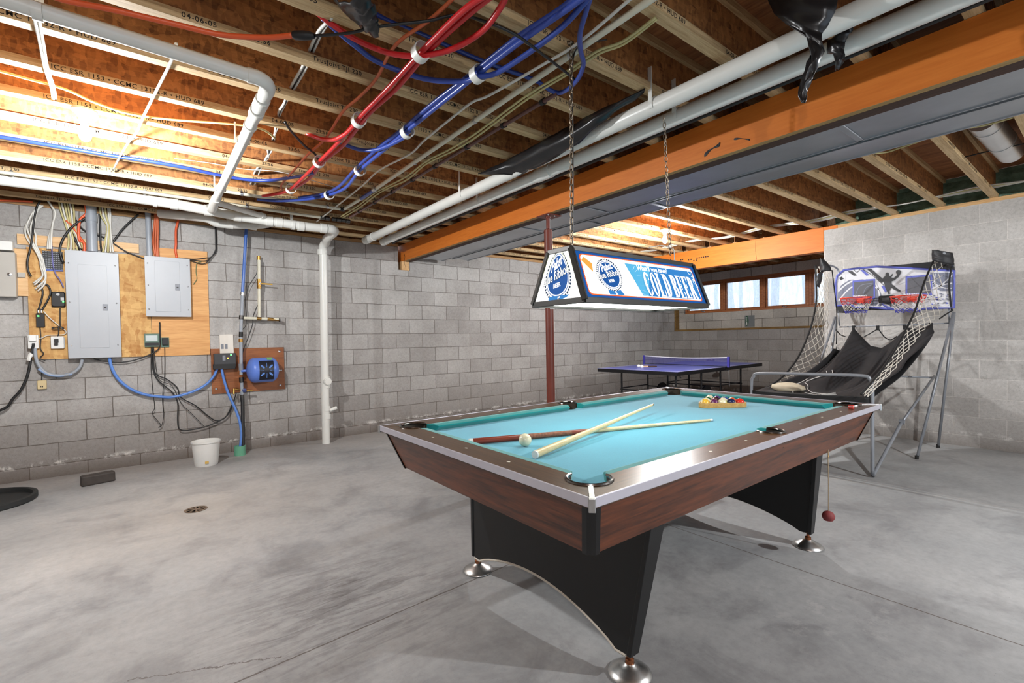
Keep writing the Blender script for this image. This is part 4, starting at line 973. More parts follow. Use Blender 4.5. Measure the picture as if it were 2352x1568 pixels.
# pump control and pressure tank
def ex(t, d):
    m = MB(); wbox(m, 490, 837, 541, 846, .02, d+.006, .004); m.build('lower_flange', M_black, t)
    m = MB(); wbox(m, 511, 816, 518, 828, d, d+.002); m.build('display', M_panel2, t)
    m = MB(); wbox(m, 522, 821, 525, 824, d, d+.003); m.build('status_light', M_ledr, t)
    m = MB(); wbox(m, 529, 813, 533, 816, d, d+.003); m.build('status_light', M_led, t)
gadget('pump_controller', (491, 812, 543, 842), .019, .09, plain('charcoal_plastic', (52, 52, 54), .4, 0, .05), 'dark pump controller with small lights on the brown board', 'gadget', .008, ex)
def ex(t, d):
    m = MB(); wbox(m, 507, 790, 514, 801, d, d+.002); wbox(m, 516, 790, 523, 801, d, d+.002); m.build('switch_recess', M_panel2, t)
gadget('white_cover', (504, 768, 537, 812), .0, .03, plain('worn_white', (222, 216, 206), .5, 0, .06), 'white wall plate above the pump controller with a scorched edge', 'box', .004, ex)
pt = thing('pressure_tank', 'blue pressure tank with a dark label on the brown board', 'tank', wp(602, 880, .14))
TD = .15; a, b = wp(566, 851, TD), wp(640, 850, TD); R_ = (wp(602, 822, TD).z-wp(602, 879, TD).z)/2; L_ = b.x-a.x
c = a; prof = []
for i in range(9): q = i/8*pi/2; prof.append((max(R_*sin(q), 1e-4), R_*.55*(1-cos(q))))
for i in range(9): q = pi/2-i/8*pi/2; prof.append((max(R_*sin(q), 1e-4), L_-R_*.55*(1-cos(q))))
M_tank = plain('tank_blue', (92, 124, 204), .35, 0, .04)
MB().lathe(c, prof, 36, (1, 0, 0)).build('vessel', M_tank, pt, smooth=True)
vs = []
for f in (.33, .78):
    for i in range(9):
        q = radians(-48+96*i/8); vs.append(c+V((L_*f, -(R_+.003)*cos(q), (R_+.003)*sin(q))))
MB().add(vs, [(i, i+1, 10+i, 9+i) for i in range(8)]).build('dark_label', plain('label_black', (24, 26, 38), .4, 0, 0), pt, smooth=True)
m = MB()
for q in range(8):
    w = 2*pi*q/8; ce = V((L_*.555, 0, 0))
    for s in (.045, .06, .075):
        th = s*sin(w)/R_; p = c+V((L_*.555+s*1.0*cos(w), -(R_+.005)*cos(th), (R_+.005)*sin(th))); m.obox(p, (.009*abs(cos(w))+.002, 0, 0), (0, .001, 0), (0, 0, .009*abs(sin(w))+.002))
m.build('label_rays', M_bluec, pt)
MB().box(c.x+L_*.2, c.x+L_*.3, WY-TD, WY-.019, c.z-.02, c.z+.02).box(c.x+L_*.7, c.x+L_*.8, WY-TD, WY-.019, c.z-.02, c.z+.02).build('bracket', M_tank, pt)
vs = []
for f in (.60, .76):
    for i in range(5):
        q = radians(52+26*i/4); vs.append(c+V((L_*f, -(R_+.003)*cos(q), (R_+.003)*sin(q))))
MB().add(vs, [(i, i+1, 6+i, 5+i) for i in range(4)]).build('green_sticker', plain('green_sticker', (120, 176, 110), .5, 0, 0), pt, smooth=True)
MB().lathe(b+V((-.004, 0, 0)), [(.02, 0), (.02, .015), (.006, .02), (.006, .04)], 12, (1, 0, 0)).build('air_valve', M_steel, pt, smooth=True)
for i, (u, v) in enumerate(((642, 807), (644, 884), (497, 893))):
    c_ = wp(u, v, .019); o = MB().lathe((c_.x, WY-.019, c_.z), [(.013, 0), (.013, .002), (.006, .006), (.006, .009)], 12, (0, -1, 0)).build('board_bolt', M_steel, smooth=True)
    tag(o, ('washered bolt at the upper right corner of the brown board', 'washered bolt at the lower right corner of the brown board', 'washered bolt at the lower left corner of the brown board')[i], 'bolt')

# riser pipe with fittings
rp = thing('well_riser', 'water riser pipe from blue tubing at the ceiling to a green floor sleeve', 'pipe', V((wp(560, 1040, .2).x, WY-.25, 0)))
def seg(name, u0, v0, u1, v1, r, mat, d0=.12, d1=None, n=14):
    return MB().tube([wp(u0, v0, d0), wp(u1, v1, d0 if d1 is None else d1)], r, n).build(name, mat, rp, smooth=True)
M_pexb = plain('blue_pipe', (66, 104, 176), .35, 0, .05)
seg('blue_tube', 567, 500, 557, 674, .0165, M_pexb)
seg('grey_pipe', 557, 674, 553, 760, .0175, M_greyc); seg('grey_pipe', 553, 760, 554, 860, .0175, M_greyc)
seg('clamp_band', 556.5, 671, 556, 678, .020, M_steel); seg('tee_fitting', 554.5, 724, 554, 733, .024, M_valve)
seg('pressure_switch', 553.5, 762, 553, 774, .021, M_black); seg('fitting', 553, 778, 553, 785, .023, M_brass)
seg('fitting', 553, 835, 554, 850, .024, M_panel2); seg('fitting', 554, 866, 555, 878, .024, M_valve)
seg('grey_pipe', 555, 872, 556, 906, .0175, M_greyc); seg('fitting', 556, 906, 557, 922, .021, M_valve)
seg('black_pipe', 557, 915, 559, 1030, .0195, M_blackc, .12, .22)
for a_, b_ in (((554, 852), (566, 851)),): MB().tube([wp(*a_, .13), wp(*b_, .15)], .014, 12).build('tank_branch', M_tank, rp, smooth=True)
c = wp(561, 896, .13); MB().lathe(c, [(.022, 0), (.022, .02), (.01, .025)], 12, (0, -1, 0)).build('gauge', plain('gauge_blue', (50, 62, 110), .4, 0, 0), rp, smooth=True)
MB().tube([wp(538, 893, .12), wp(556, 896, .12), wp(580, 897, .12)], .012, 10).build('brass_cross', M_brass, rp, smooth=True)
MB().tube([wp(537, 893, .14), wp(537, 905, .16)], .010, 10).build('spigot', M_brass, rp, smooth=True)
seg('cream_branch', 556, 730, 640, 733, .0165, M_cpvc, .10); seg('fitting', 590, 731, 600, 732, .021, M_brass, .10); seg('fitting', 614, 732, 627, 733, .021, M_brass, .10)
MB().tube([wp(627, 733, .10), wp(641, 735, .10)], [.018, .012], 12).build('hose_bib', M_brass, rp, smooth=True)
c = wp(641, 735, .10); MB().lathe(c, [(.022, 0), (.022, .01)], 12, (1, 0, 0)).build('valve_wheel', M_black, rp, smooth=True)
seg('cream_branch', 595, 597, 595.5, 728, .0165, M_cpvc, .10)
seg('fitting', 594, 588, 594, 598, .02, M_brass, .06); seg('ball_valve', 595, 641, 595.5, 663, .023, M_brass, .10)
a, b = wp(598, 651, .125), wp(626, 653, .14); MB().tube([a, b], .008, 8).build('lever_handle', plain('yellow_grip', (206, 160, 60), .5, 0, .1), rp, smooth=True)
MB().tube([a+V((0, 0, .0)), wp(597, 651, .1)], .012, 10).build('valve_stem', M_steel, rp, smooth=True)
gs = V((wp(552, 1040, .25).x, WY-.25, 0)); gp = at(552, 1046, 'z', 0)
o = MB().lathe((gp.x, gp.y+.03, 0), [(.056, 0), (.056, .105), (.05, .106), (.05, .07), (1e-4, .07)], 24).build('floor_sleeve', plain('mint_green_pipe', (104, 168, 138), .45, 0, .08), smooth=True)
tag(o, 'green pipe sleeve standing on the slab under the riser pipe', 'pipe')
wcable('loose_wire', [(590, 596), (590, 625), (582, 640), (570, 660), (563, 690), (566, 725), (564, 748), (556, 757)], .07, .0035, M_blackc, 'thin dark wire from the cream pipe top down to the riser', 'wire')
wcable('loose_wire', [(592, 700), (582, 725), (580, 745), (570, 775), (560, 800), (555, 820)], .07, .005, M_blackc, 'dark cable slanting behind the cream pipe to the tank board', 'cable')

# ================================================================== floor things at left
def place(label, cat, name, mb, mat, **k): return tag(mb.build(name, mat, **k), label, cat)
bk = thing('bucket', 'white plastic bucket on the floor by the back wall', 'bucket', at(470, 1076, 'z', 0))
c = at(470, 1070, 'z', 0)+V((.02, .05, 0)); c.z = 0
S_ = .115
MB().lathe(c, [(.098, 0), (.104, .02), (.125, .235), (.131, .236), (.131, .250), (.124, .251), (.120, .23), (.098, .012), (1e-4, .012)], 36).build('pail', M_white, bk, smooth=True)
a = at(474, 1062, 'y', c.y-.11); MB().box(a.x-.012, a.x+.02, c.y-.1135, c.y-.112, a.z-.012, a.z+.012).build('yellow_stain', plain('stain_yellow', (214, 176, 92), .6, 0, .1), bk)
b0, b1, b2 = at(223, 1119, 'z', 0), at(266, 1104, 'z', 0), at(180, 1100, 'z', 0)
d = (b1-b0).normalized(); n_ = V((-d.y, d.x, 0)); L_ = .36; W_ = .1
ctr = b0+d*(b1-b0).length*.5
e0 = at(180, 1117, 'z', 0); e1 = at(266, 1104, 'z', 0); dd = (at(266, 1104, 'z', 0)-at(188, 1119, 'z', 0)); L_ = dd.length; d = dd.normalized(); n_ = V((-d.y, d.x, 0))
ctr = at(188, 1119, 'z', 0)+dd*.5+n_*.045
place('dark wooden block lying on the floor in front of the back wall', 'block', 'wood_block', MB().obox(ctr+V((0, 0, .045)), d*L_/2, n_*.045, V((0, 0, .045))), plain('dark_block', (64, 58, 54), .7, 0, .2, 14, .2), bevel=.012)
lc = (at(78, 1138, 'z', 0.02)); lr = .36; lcx = V((lc.x-lr+.02, lc.y+.02, 0))
ld = thing('dark_lid', 'round black rubber lid on the floor at the left edge', 'lid', lcx)
MB().lathe(lcx, [(lr*.97, 0), (lr, .01), (lr, .045), (lr-.018, .05), (lr-.03, .044), (lr-.035, .014), (1e-4, .012)], 56).build('lid_tray', plain('black_rubber', (34, 36, 36), .55, 0, .25, 5), ld, smooth=True)
fc = at(450, 1170, 'z', 0)
fd = thing('floor_drain', 'small round floor drain grate in the slab', 'drain', fc)
MB().lathe(fc, [(.072, 0), (.074, .004), (.062, .005), (.060, .001)], 28).build('drain_ring', plain('rusty_iron', (120, 104, 88), .7, .3, .25, 30), fd, smooth=True)
MB().lathe(fc, [(.060, .0012), (1e-4, .0012)], 24).build('dark_well', M_black, fd)
m = MB()
for i in range(8):
    q = pi*2*i/8; m.obox(fc+V((.037*cos(q), .037*sin(q), .003)), V((cos(q), sin(q), 0))*.022, V((-sin(q), cos(q), 0))*.006, V((0, 0, .0015)))
m.lathe(fc, [(.016, .001), (.016, .005), (1e-4, .005)], 12).build('grate', plain('rusty_iron', (120, 104, 88)), fd)
# ================================================================== pool table
TL, TW, TZT = 2.559, 1.475, .80
TR = Matrix.Translation((0.9479, 0.8839, 0)) @ Matrix.Rotation(.0053, 4, 'Z')
M_rail = wood('rail_walnut_laminate', (44, 30, 18), (94, 66, 38), 'x', 1.6, .30, 26, .04, (.3, .7))
M_raily = wood('rail_walnut_laminate_cross', (44, 30, 18), (94, 66, 38), 'y', 1.6, .30, 26, .04, (.3, .7))
M_apron = wood('apron_rosewood_laminate', (50, 27, 18), (118, 62, 34), 'x', 1.1, .38, 11, .03, (.34, .66))
M_aprony = wood('apron_rosewood_laminate_cross', (50, 27, 18), (118, 62, 34), 'y', 1.1, .38, 11, .03, (.34, .66))
def cloth(name, a, b):
    t = NT(name); f = t.noise(t.coords('World'), 3, 3); g = t.noise(t.coords('World'), 240, 2)
    c = t.ramp(f, [(.3, srgb(*a)), (.7, srgb(*b))]); c = t.mix(.25, c, t.ramp(g, [(.3, (.75, .75, .75)), (.7, (1.2, 1.2, 1.2))]), 'MULTIPLY')
    t.col(c); t.set(Roughness=.95); t.bsdf.inputs['Specular IOR Level'].default_value = .15
    try: t.bsdf.inputs['Sheen Weight'].default_value = .3
    except Exception: pass
    t.bump(g, .15, .001); return t.m
M_cloth = cloth('table_cloth_bed', (50, 148, 174), (60, 160, 184))
M_cush = cloth('table_cloth_cushion', (24, 128, 128), (32, 140, 138))
M_alu = plain('brushed_aluminium_trim', (196, 194, 204), .38, .45, .05, 12)
M_chrome = metal('worn_chrome', (190, 190, 188), .34, .25, 14)
M_lam = plain('black_laminate', (17, 17, 18), .42, 0, .15, 6)
M_pearl = plain('pearl_sight', (226, 222, 208), .35, 0, .03)
tb = thing('pool_table', 'large pool table with turquoise cloth and brown wooden rails', 'table', TR @ V((TL/2, TW/2, 0)))
def tbuild(mb, name, mat, par=None, **k): return mb.xf(TR).build(name, mat, par or tb, **k)
RW, CW = .122, .052          # wood width, cushion width
PR, MR = .074, .062          # pocket radii
cp = RW+.006                 # corner pocket centre offset
mx = TL/2
def arc(cx, cy, r, a0, a1, n=14): return [(cx+r*cos(radians(a0+(a1-a0)*i/n)), cy+r*sin(radians(a0+(a1-a0)*i/n))) for i in range(n+1)]
def mir(poly, fx, fy): return [((TL-x) if fx else x, (TW-y) if fy else y) for x, y in poly]
sd = math.degrees(math.asin(min(1, (RW-cp)/PR)))       # angle where the wood edge meets the corner arc
ma = math.degrees(math.asin((RW-.085)/MR))
# long rails, each in two halves; short rails whole
half = [(0, 0), (mx, 0)]+[(mx, .085-MR)]+arc(mx, .085, MR, 270, 180-ma, 8)+[(cp+PR*cos(radians(sd)), RW)]+arc(cp, cp, PR, sd, -135, 14)
for fx in (0, 1):
    for fy in (0, 1): tbuild(MB().prism(mir(half, fx, fy), lambda p, t: V((p[0], p[1], t)), TZT-.032, TZT), 'wood_rail', M_rail)
short = [(0, 0)]+arc(cp, cp, PR, 225, 90-sd, 14)+[(RW, cp+PR*cos(radians(sd)))]
short = short+[(RW, TW-cp-PR*cos(radians(sd)))]+[(x, TW-y) for x, y in arc(cp, cp, PR, 90-sd, 225, 14)]+[(0, TW)]
for fx in (0, 1): tbuild(MB().prism(mir(short, fx, 0), lambda p, t: V((p[0], p[1], t)), TZT-.032, TZT+.0002), 'wood_rail', M_raily)
# metal trim round the outside, corner caps
T = .006
for a, b, c, d in ((-T, TL+T, -T, 0), (-T, TL+T, TW, TW+T), (-T, 0, 0, TW), (TL, TL+T, 0, TW)):
    tbuild(MB().box(a, b, c, d, TZT-.027, TZT+.002), 'metal_trim', M_alu, bevel=.0015)
for fx in (0, 1):
    for fy in (0, 1):
        f = lambda x, y: V((TL-x if fx else x, TW-y if fy else y, 0))
        e0, e1 = f(-.004, -.004), f(cp-PR*.70+.002, cp-PR*.70+.002); d = (e1-e0); n_ = V((-d.y, d.x, 0)).normalized()
        m = MB().obox((e0+e1)/2+V((0, 0, TZT)), d*.5, n_*.0085, V((0, 0, .003)))
        m.obox(f(-.004, -.004)+V((0, 0, TZT-.017)), d.normalized()*.006, n_*.010, V((0, 0, .020)))
        tbuild(m, 'corner_cap', M_chrome, bevel=.002)
# bed with pocket cut-outs
bed = []
def cornerarc(fx, fy):
    return mir(arc(cp, cp, PR-.004, 75, 15, 8), fx, fy)
B0 = RW-.01
pts = [(RW+.02, B0)]
bedpoly = []
bedpoly += [(cp+PR, B0)]+[(mx-MR, B0)]+arc(mx, .085, MR-.004, 180-ma*.6, ma*.6, 8)+[(mx+MR, B0), (TL-cp-PR, B0)]
bedpoly += [(TL-x, y) for x, y in arc(cp, cp, PR-.004, 10, 80, 8)]
bedpoly += [(TL-B0, cp+PR), (TL-B0, TW-cp-PR)]+[(TL-x, TW-y) for x, y in arc(cp, cp, PR-.004, 80, 10, 8)]
bedpoly += [(TL-cp-PR, TW-B0), (mx+MR, TW-B0)]+[(x, TW-y) for x, y in arc(mx, .085, MR-.004, ma*.6, 180-ma*.6, 8)]+[(mx-MR, TW-B0), (cp+PR, TW-B0)]
bedpoly += [(x, TW-y) for x, y in arc(cp, cp, PR-.004, 10, 80, 8)]+[(B0, TW-cp-PR), (B0, cp+PR)]+arc(cp, cp, PR-.004, 80, 10, 8)
ZB = TZT-.036
tbuild(MB().prism(bedpoly, lambda p, t: V((p[0], p[1], t)), ZB-.03, ZB), 'cloth_bed', M_cloth)
# cushions: top slope, nose, undercut; ends mitred to the pockets
def cushion(L0, L1, frame, c0, c1):
    """between L0..L1 along the rail; c0, c1 the mitre setbacks"""
    m = MB(); sec = [(0, TZT-.001, 0), (CW*.55, TZT-.001, .55), (CW, TZT-.010, 1), (CW, TZT-.016, 1), (CW*.72, ZB, .72), (0, ZB, 0)]
    vs = [frame(L0+c0*k, y, z) for y, z, k in sec]+[frame(L1-c1*k, y, z) for y, z, k in sec]
    n = len(sec); fs = [list(range(n)), [n+i for i in range(n)][::-1]]+[(i, (i+1) % n, n+(i+1) % n, n+i) for i in range(n)]
    tbuild(m.add(vs, fs), 'cushion', M_cush, bevel=.003)
a0 = cp+PR*cos(radians(max(sd, 0)))
for fy in (0, 1):
    for fx in (0, 1):
        fr = lambda l, y, z, fx=fx, fy=fy: V((TL-l if fx else l, TW-RW-y if fy else RW+y, z))
        cushion(a0, mx-MR*cos(radians(ma)), fr, .045, .014)
for fx in (0, 1):
    fr = lambda l, y, z, fx=fx: V((TL-RW-y if fx else RW+y, l, z))
    cushion(a0, TW-a0, fr, .045, .045)
# pockets: rim, lined cup
M_rim = metal('dark_chrome_rim', (120, 118, 116), .22, .3, 10)
M_liner = plain('pocket_leather', (58, 48, 38), .6, 0, .2, 12)
for fx in (0, 1):
    for cx, cy, r, s0, s1 in ((cp, cp, PR, sd-3, -270-sd+3), (None, .085, MR, 180-ma, 360+ma)):
        for fy in (0, 1):
            if cx is None and fx: continue
            cc = mx if cx is None else cx
            f = lambda x, y: ((TL-x) if fx else x, (TW-y) if fy else y)
            A_ = [f(x, y) for x, y in arc(cc, cy, r-.003, s0, s1, 18)]
            m = MB().tube([V((x, y, TZT+.001)) for x, y in A_], [.0045]+[.0065]*(len(A_)-2)+[.0045], 8)
            tbuild(m, 'pocket_rim', M_rim, smooth=True)
            c_ = f(cc, cy); m = MB()
            n = len(A_); vs = [V((x, y, TZT-.002)) for x, y in A_]+[V((x, y, ZB-.03)) for x, y in A_]+[V(((x-c_[0])*(.5 if cx is None else .9)+c_[0], (y-c_[1])*(.5 if cx is None else .9)+c_[1], ZB-(.06 if cx is None else .11))) for x, y in A_]
            fs = [(i+k*n, i+1+k*n, n+i+1+k*n, n+i+k*n) for i in range(n-1) for k in (0, 1)]
            tbuild(m.add(vs, fs), 'pocket_liner', M_liner, smooth=True)
            k_ = .5 if cx is None else .93; h_ = .04 if cx is None else .08
            tbuild(MB().lathe((c_[0], c_[1], ZB-.032-h_), [(r*k_*.9, h_), (r*k_*.8, 0), (1e-4, 0)], 20), 'pocket_cup', M_black)
# pearl sights
def sight(x, y, along):
    q = [(x+(.009 if along else .0055)*cos(i*pi/8), y+(.0055 if along else .009)*sin(i*pi/8)) for i in range(16)]
    tbuild(MB().flat(q, lambda p, t: V((p[0], p[1], TZT+.0009))), 'pearl_sight', M_pearl)
pl = (TL-2*(RW+CW))/8; pw = (TW-2*(RW+CW))/4
for i in (1, 2, 3, 5, 6, 7):
    for y in (RW*.5, TW-RW*.5): sight(RW+CW+pl*i, y, True)
for i in (1, 2, 3):
    for x in (RW*.5, TL-RW*.5): sight(x, RW+CW+pw*i, False)
# sloping aprons with black corner posts
def P_(x, y, z): return V((x, y, z))
ti, bi, zt, zb, th = .016, .082, TZT-.036, .588, .02
cw = .034
def apron(a0, a1, b0, b1, mat, inw, name='apron'):
    m = MB().add([a0, a1, b1, b0, a0+inw, a1+inw, b1+inw, b0+inw], [(0, 1, 2, 3), (7, 6, 5, 4), (0, 4, 5, 1), (1, 5, 6, 2), (2, 6, 7, 3), (3, 7, 4, 0)])
    tbuild(m, name, mat)
apron(P_(ti+cw, ti, zt), P_(TL-ti-cw, ti, zt), P_(bi+cw, bi, zb), P_(TL-bi-cw, bi, zb), M_apron, V((0, th, 0)))
apron(P_(ti+cw, TW-ti, zt), P_(TL-ti-cw, TW-ti, zt), P_(bi+cw, TW-bi, zb), P_(TL-bi-cw, TW-bi, zb), M_apron, V((0, -th, 0)))
apron(P_(ti, ti+cw, zt), P_(ti, TW-ti-cw, zt), P_(bi, bi+cw, zb), P_(bi, TW-bi-cw, zb), M_aprony, V((th, 0, 0)))
apron(P_(TL-ti, ti+cw, zt), P_(TL-ti, TW-ti-cw, zt), P_(TL-bi, bi+cw, zb), P_(TL-bi, TW-bi-cw, zb), M_aprony, V((-th, 0, 0)))
tbuild(MB().box(bi+.02, TL-bi-.02, bi+.02, TW-bi-.02, zb+.012, zb+.03), 'underframe', M_lam)
for fx in (0, 1):
    for fy in (0, 1):
        f = lambda x, y, z: V((TL-x if fx else x, TW-y if fy else y, z))
        m = MB(); top = [(cw+.004, 0), (cw*.62, .002), (cw*.28, .012), (.012, cw*.28), (.002, cw*.62), (0, cw+.004), (cw*.9, cw*.9)]
        vs = [f(ti-.004+x, ti-.004+y, zt) for x, y in top]+[f(bi-.004+x, bi-.004+y, zb-.004) for x, y in top]
        n = len(top); m.add(vs, [list(range(n)), [n+i for i in range(n)][::-1]]+[(i, (i+1) % n, n+(i+1) % n, n+i) for i in range(n)])
        tbuild(m, 'corner_post', M_lam)
# two end pedestals: arched panel with side cheeks, steel feet
M_edge = plain('pale_edge_banding', (206, 198, 184), .5, 0, .04)
def pedestal(x0, s):
    """x0 outer face, s = +1/-1 direction inwards"""
    y0, y1 = .118, TW-.150; f0, f1 = .226, TW-.268; zl = .074
    ar = []
    n = 22
    for i in range(n+1):
        u = i/n; y = f0+.035+(f1-f0-.07)*u
        ar.append((y, zl+.002+.098*(sin(pi*u)**.8)))
    poly = [(y0+.01, zb+.012), (f0-.03, zl+.01), (f0+.012, zl)]+ar+[(f1-.012, zl), (f1+.03, zl+.01), (y1-.01, zb+.012)]
    lean = lambda z: s*.05*(z-zl)/(zb-zl)
    fr = lambda p, t: V((x0+s*t+lean(p[1]), p[0], p[1]))
    par = tbuild(MB().prism(poly, fr, 0, .022), 'pedestal_panel', M_lam)
    edge = [V((x0+s*.003+lean(z), y, z-.003)) for y, z in [(f0-.01, zl+.004)]+ar+[(f1+.01, zl+.004)]]
    tbuild(MB().tube(edge, .0065, 6), 'edge_banding', M_edge)
    for fy in (0, 1):
        g = lambda y: (TW-y if fy else y)
        y0_, f0_ = ((TW-y1), (TW-f1)) if fy else (y0, f0)
        A = [V((x0-s*.004+s*.05, g(y0_+.005), zb+.012)), V((x0+s*.135, g(y0_+.005), zb+.012)), V((x0+s*.046, g(f0_-.036), zl+.004)), V((x0-s*.004, g(f0_-.036), zl+.004))]
        inn = V((0, -.02 if fy else .02, 0))
        m = MB().add(A+[p+inn for p in A], [(0, 1, 2, 3), (7, 6, 5, 4), (0, 4, 5, 1), (1, 5, 6, 2), (2, 6, 7, 3), (3, 7, 4, 0)])
        tbuild(m, 'pedestal_cheek', M_lam, bevel=.003)
        c = V((x0+s*.022, g(f0_-.012), 0))
        ft = tbuild(MB().lathe(c, [(.076, 0), (.080, .003), (.078, .008), (.062, .019), (.038, .031), (.021, .038), (.018, .042)], 36), 'steel_foot', M_chrome, smooth=True)
        m = MB().lathe(c, [(.016, .038), (.016, .056), (.008, .060), (.008, zl+.01)], 16); m.xf(TR).build('levelling_bolt', M_rust, ft, smooth=True)
M_rust = metal('rusty_bolt', (150, 96, 66), .45, .3, 40)
pedestal(.40, 1); pedestal(TL-.475, -1)

# ------------------------------------------------------------------ on the table
ZC = ZB
def tw(u, v, dz=0.0): return at(u, v, 'z', ZC+dz)
M_ivory = plain('ivory_ball', (226, 220, 190), .16, 0, .05, 4)
def ballmat(name, c, stripe=False):
    if name in MATS: return MATS[name]
    t = NT(name); o = t.coords('Object'); sp = t.n.new('ShaderNodeSeparateXYZ'); t.link(o, sp.inputs[0])
    iv = srgb(232, 224, 190); cc = srgb(*c)
    if stripe:
        k = t.math('LESS_THAN', t.math('ABSOLUTE', sp.outputs[2]), .0150); col = t.mix(k, iv, cc)
    else: col = t.mix(0.0, cc, cc)
    spot = t.math('GREATER_THAN', t.math('ABSOLUTE', sp.outputs[0]), .0262); col = t.mix(spot, col, iv)
    t.col(col); t.set(Roughness=.12); MATS[name] = t.m; return t.m
BR = .0286
def ball_obj(name, c, mat, label, group=None, rot=(0, 0, 0), cat='ball'):
    me = MB().sphere((0, 0, 0), BR, 28, 18)
    o = me.build(name, mat, smooth='all')
    for v in o.data.vertices: v.co.z -= BR
    o.location = c; o.rotation_euler = rot
    return tag(o, label, cat, group)
c = tw(1206, 1010, BR); cue_c = V((c.x, c.y, ZC+BR))
ball_obj('cue_ball', cue_c, M_ivory, 'plain ivory cue ball near the brown cue on the cloth')
# rack of balls
rl, rrt = tw(1612, 938), tw(1720, 936)
d = (rrt-rl).normalized(); n_ = V((-d.y, d.x, 0))
fc_ = (rl+rrt)/2; fc_.z = 0
row0 = fc_+n_*(BR+.013)
names = [[('yellow', (226, 176, 58), 0, 'solid yellow pool ball at the front left corner of the rack'), ('plum', (96, 44, 84), 1, 'purple striped pool ball second from left in the front rack row'), ('lime', (222, 214, 130), 1, 'mostly cream pool ball with number spot in the middle of the front rack row'), ('navy', (28, 38, 78), 0, 'solid navy pool ball fourth in the front rack row'), ('red', (214, 52, 36), 0, 'solid bright red pool ball at the front right corner of the rack')],
         [('orange', (226, 138, 44), 1, 'orange striped pool ball behind the yellow ball'), ('maroon', (74, 30, 40), 0, 'dark maroon pool ball behind the purple striped ball'), ('brown', (150, 60, 36), 1, 'brown striped pool ball behind the middle of the front row'), ('orange2', (222, 92, 40), 1, 'red and cream striped pool ball behind the navy ball')],
         [('green', (30, 96, 60), 0, 'solid green pool ball at the left of the third rack row'), ('black', (20, 20, 22), 0, 'solid black pool ball in the centre of the rack'), ('blue2', (40, 70, 150), 1, 'blue striped pool ball at the right of the third rack row')],
         [('gold', (214, 170, 60), 1, 'gold striped pool ball at the left of the fourth rack row'), ('violet', (84, 50, 120), 0, 'solid violet pool ball at the right of the fourth rack row')],
         [('teal2', (36, 120, 90), 1, 'green striped pool ball at the far tip of the rack')]]
rb = random.Random(4)
for r_, row in enumerate(names):
    for i, (nm, col, st, lab) in enumerate(row):
        p = row0+d*((i-(len(row)-1)/2)*2*BR)+n_*(r_*BR*sqrt(3)); p.z = ZC+BR
        rot = (rb.uniform(-.7, .7)+(1.1 if nm in ('plum',) else .3), rb.uniform(-.6, .6), rb.uniform(0, 6.28))
        ball_obj('pool_ball', p, ballmat('ball_'+nm, col, st), lab, 'pool balls in the rack', rot)
# rack frame: rounded triangle band
def tri(off):
    A_ = [row0-d*4*BR, row0+d*4*BR, row0+n_*4*BR*sqrt(3)]; cen = (A_[0]+A_[1]+A_[2])/3; out = []
    for k, a in enumerate(A_):
        base = math.atan2((a-cen).y, (a-cen).x)
        for i in range(9): q = base+radians(-60+120*i/8); out.append(a+V((cos(q), sin(q), 0))*off)
    return out
i_, o_ = tri(BR+.002), tri(BR+.012); n = len(i_); z0_, z1_ = ZC+.001, ZC+.033
vs = [V((p.x, p.y, z)) for z in (z0_, z1_) for p in i_]+[V((p.x, p.y, z)) for z in (z0_, z1_) for p in o_]
fs = []
for i in range(n):
    j = (i+1) % n; fs += [(i, j, n+j, n+i), (2*n+i, 3*n+i, 3*n+j, 2*n+j), (n+i, n+j, 3*n+j, 3*n+i), (i, 2*n+i, 2*n+j, j)]
tag(MB().add(vs, fs).build('ball_rack', wood('rack_wood', (178, 132, 66), (212, 168, 98), 'x', 3, .5, 8, .05), bevel=.002), 'wooden triangle rack round the pool balls', 'rack')
# cues
M_ash = wood('cue_maple', (198, 178, 130), (226, 210, 166), 'x', 2, .28, 20, 0)
M_butt = plain('cue_butt_red', (126, 52, 34), .3, 0, .2, 9); M_wrap = plain('cue_wrap', (134, 84, 62), .7, 0, .4, 90)
def cue(label, p0, p1, parts):
    t = thing('pool_cue', label, 'cue', V((p0.x, p0.y, min(p0.z, p1.z)-.012)))
    for nm, f0, f1, r0, r1, mt in parts:
        k = 6; pts = [p0.lerp(p1, f0+(f1-f0)*i/k) for i in range(k+1)]
        MB().tube(pts, [r0+(r1-r0)*i/k for i in range(k+1)], 16).build(nm, mt, t, smooth=True)
a = tw(1092, 1013, .016); b = tw(1637, 964, .0075); dd = (b-a).normalized(); a = a-dd*.03
cue('brown butted pool cue lying under the other cue, its tip toward the rack', a, b, [('butt_cap', 0, .012, .0148, .0148, M_white), ('butt', .012, .17, .0145, .0135, M_butt), ('grip_wrap', .17, .37, .0134, .0120, M_wrap), ('forearm', .37, .46, .0120, .0112, M_butt), ('shaft', .46, .985, .0112, .0066, M_ash), ('ferrule', .985, .997, .0066, .0066, M_white), ('tip', .997, 1.0, .0064, .006, plain('tip_blue', (120, 150, 170), .8, 0, 0))])
# second cue rests on the first where they cross
p0 = tw(1228, 1044, .016); cr = at(1370, 984, 'z', ZC+.0335); dirn = (cr-p0)
tipr = at(1474, 928, 'z', ZC+.055)
L_ = ((tipr-p0).x*dirn.x+(tipr-p0).y*dirn.y)/(dirn.x**2+dirn.y**2)
cue('pale one piece pool cue crossing over the brown butted cue', p0, p0+dirn*L_, [('butt_cap', 0, .006, .0155, .0158, M_white), ('shaft', .006, .985, .0158, .0066, M_ash), ('ferrule', .985, .996, .0066, .0066, plain('dark_ferrule', (96, 84, 60), .4, 0, 0)), ('tip', .996, 1.0, .0064, .006, M_black)])
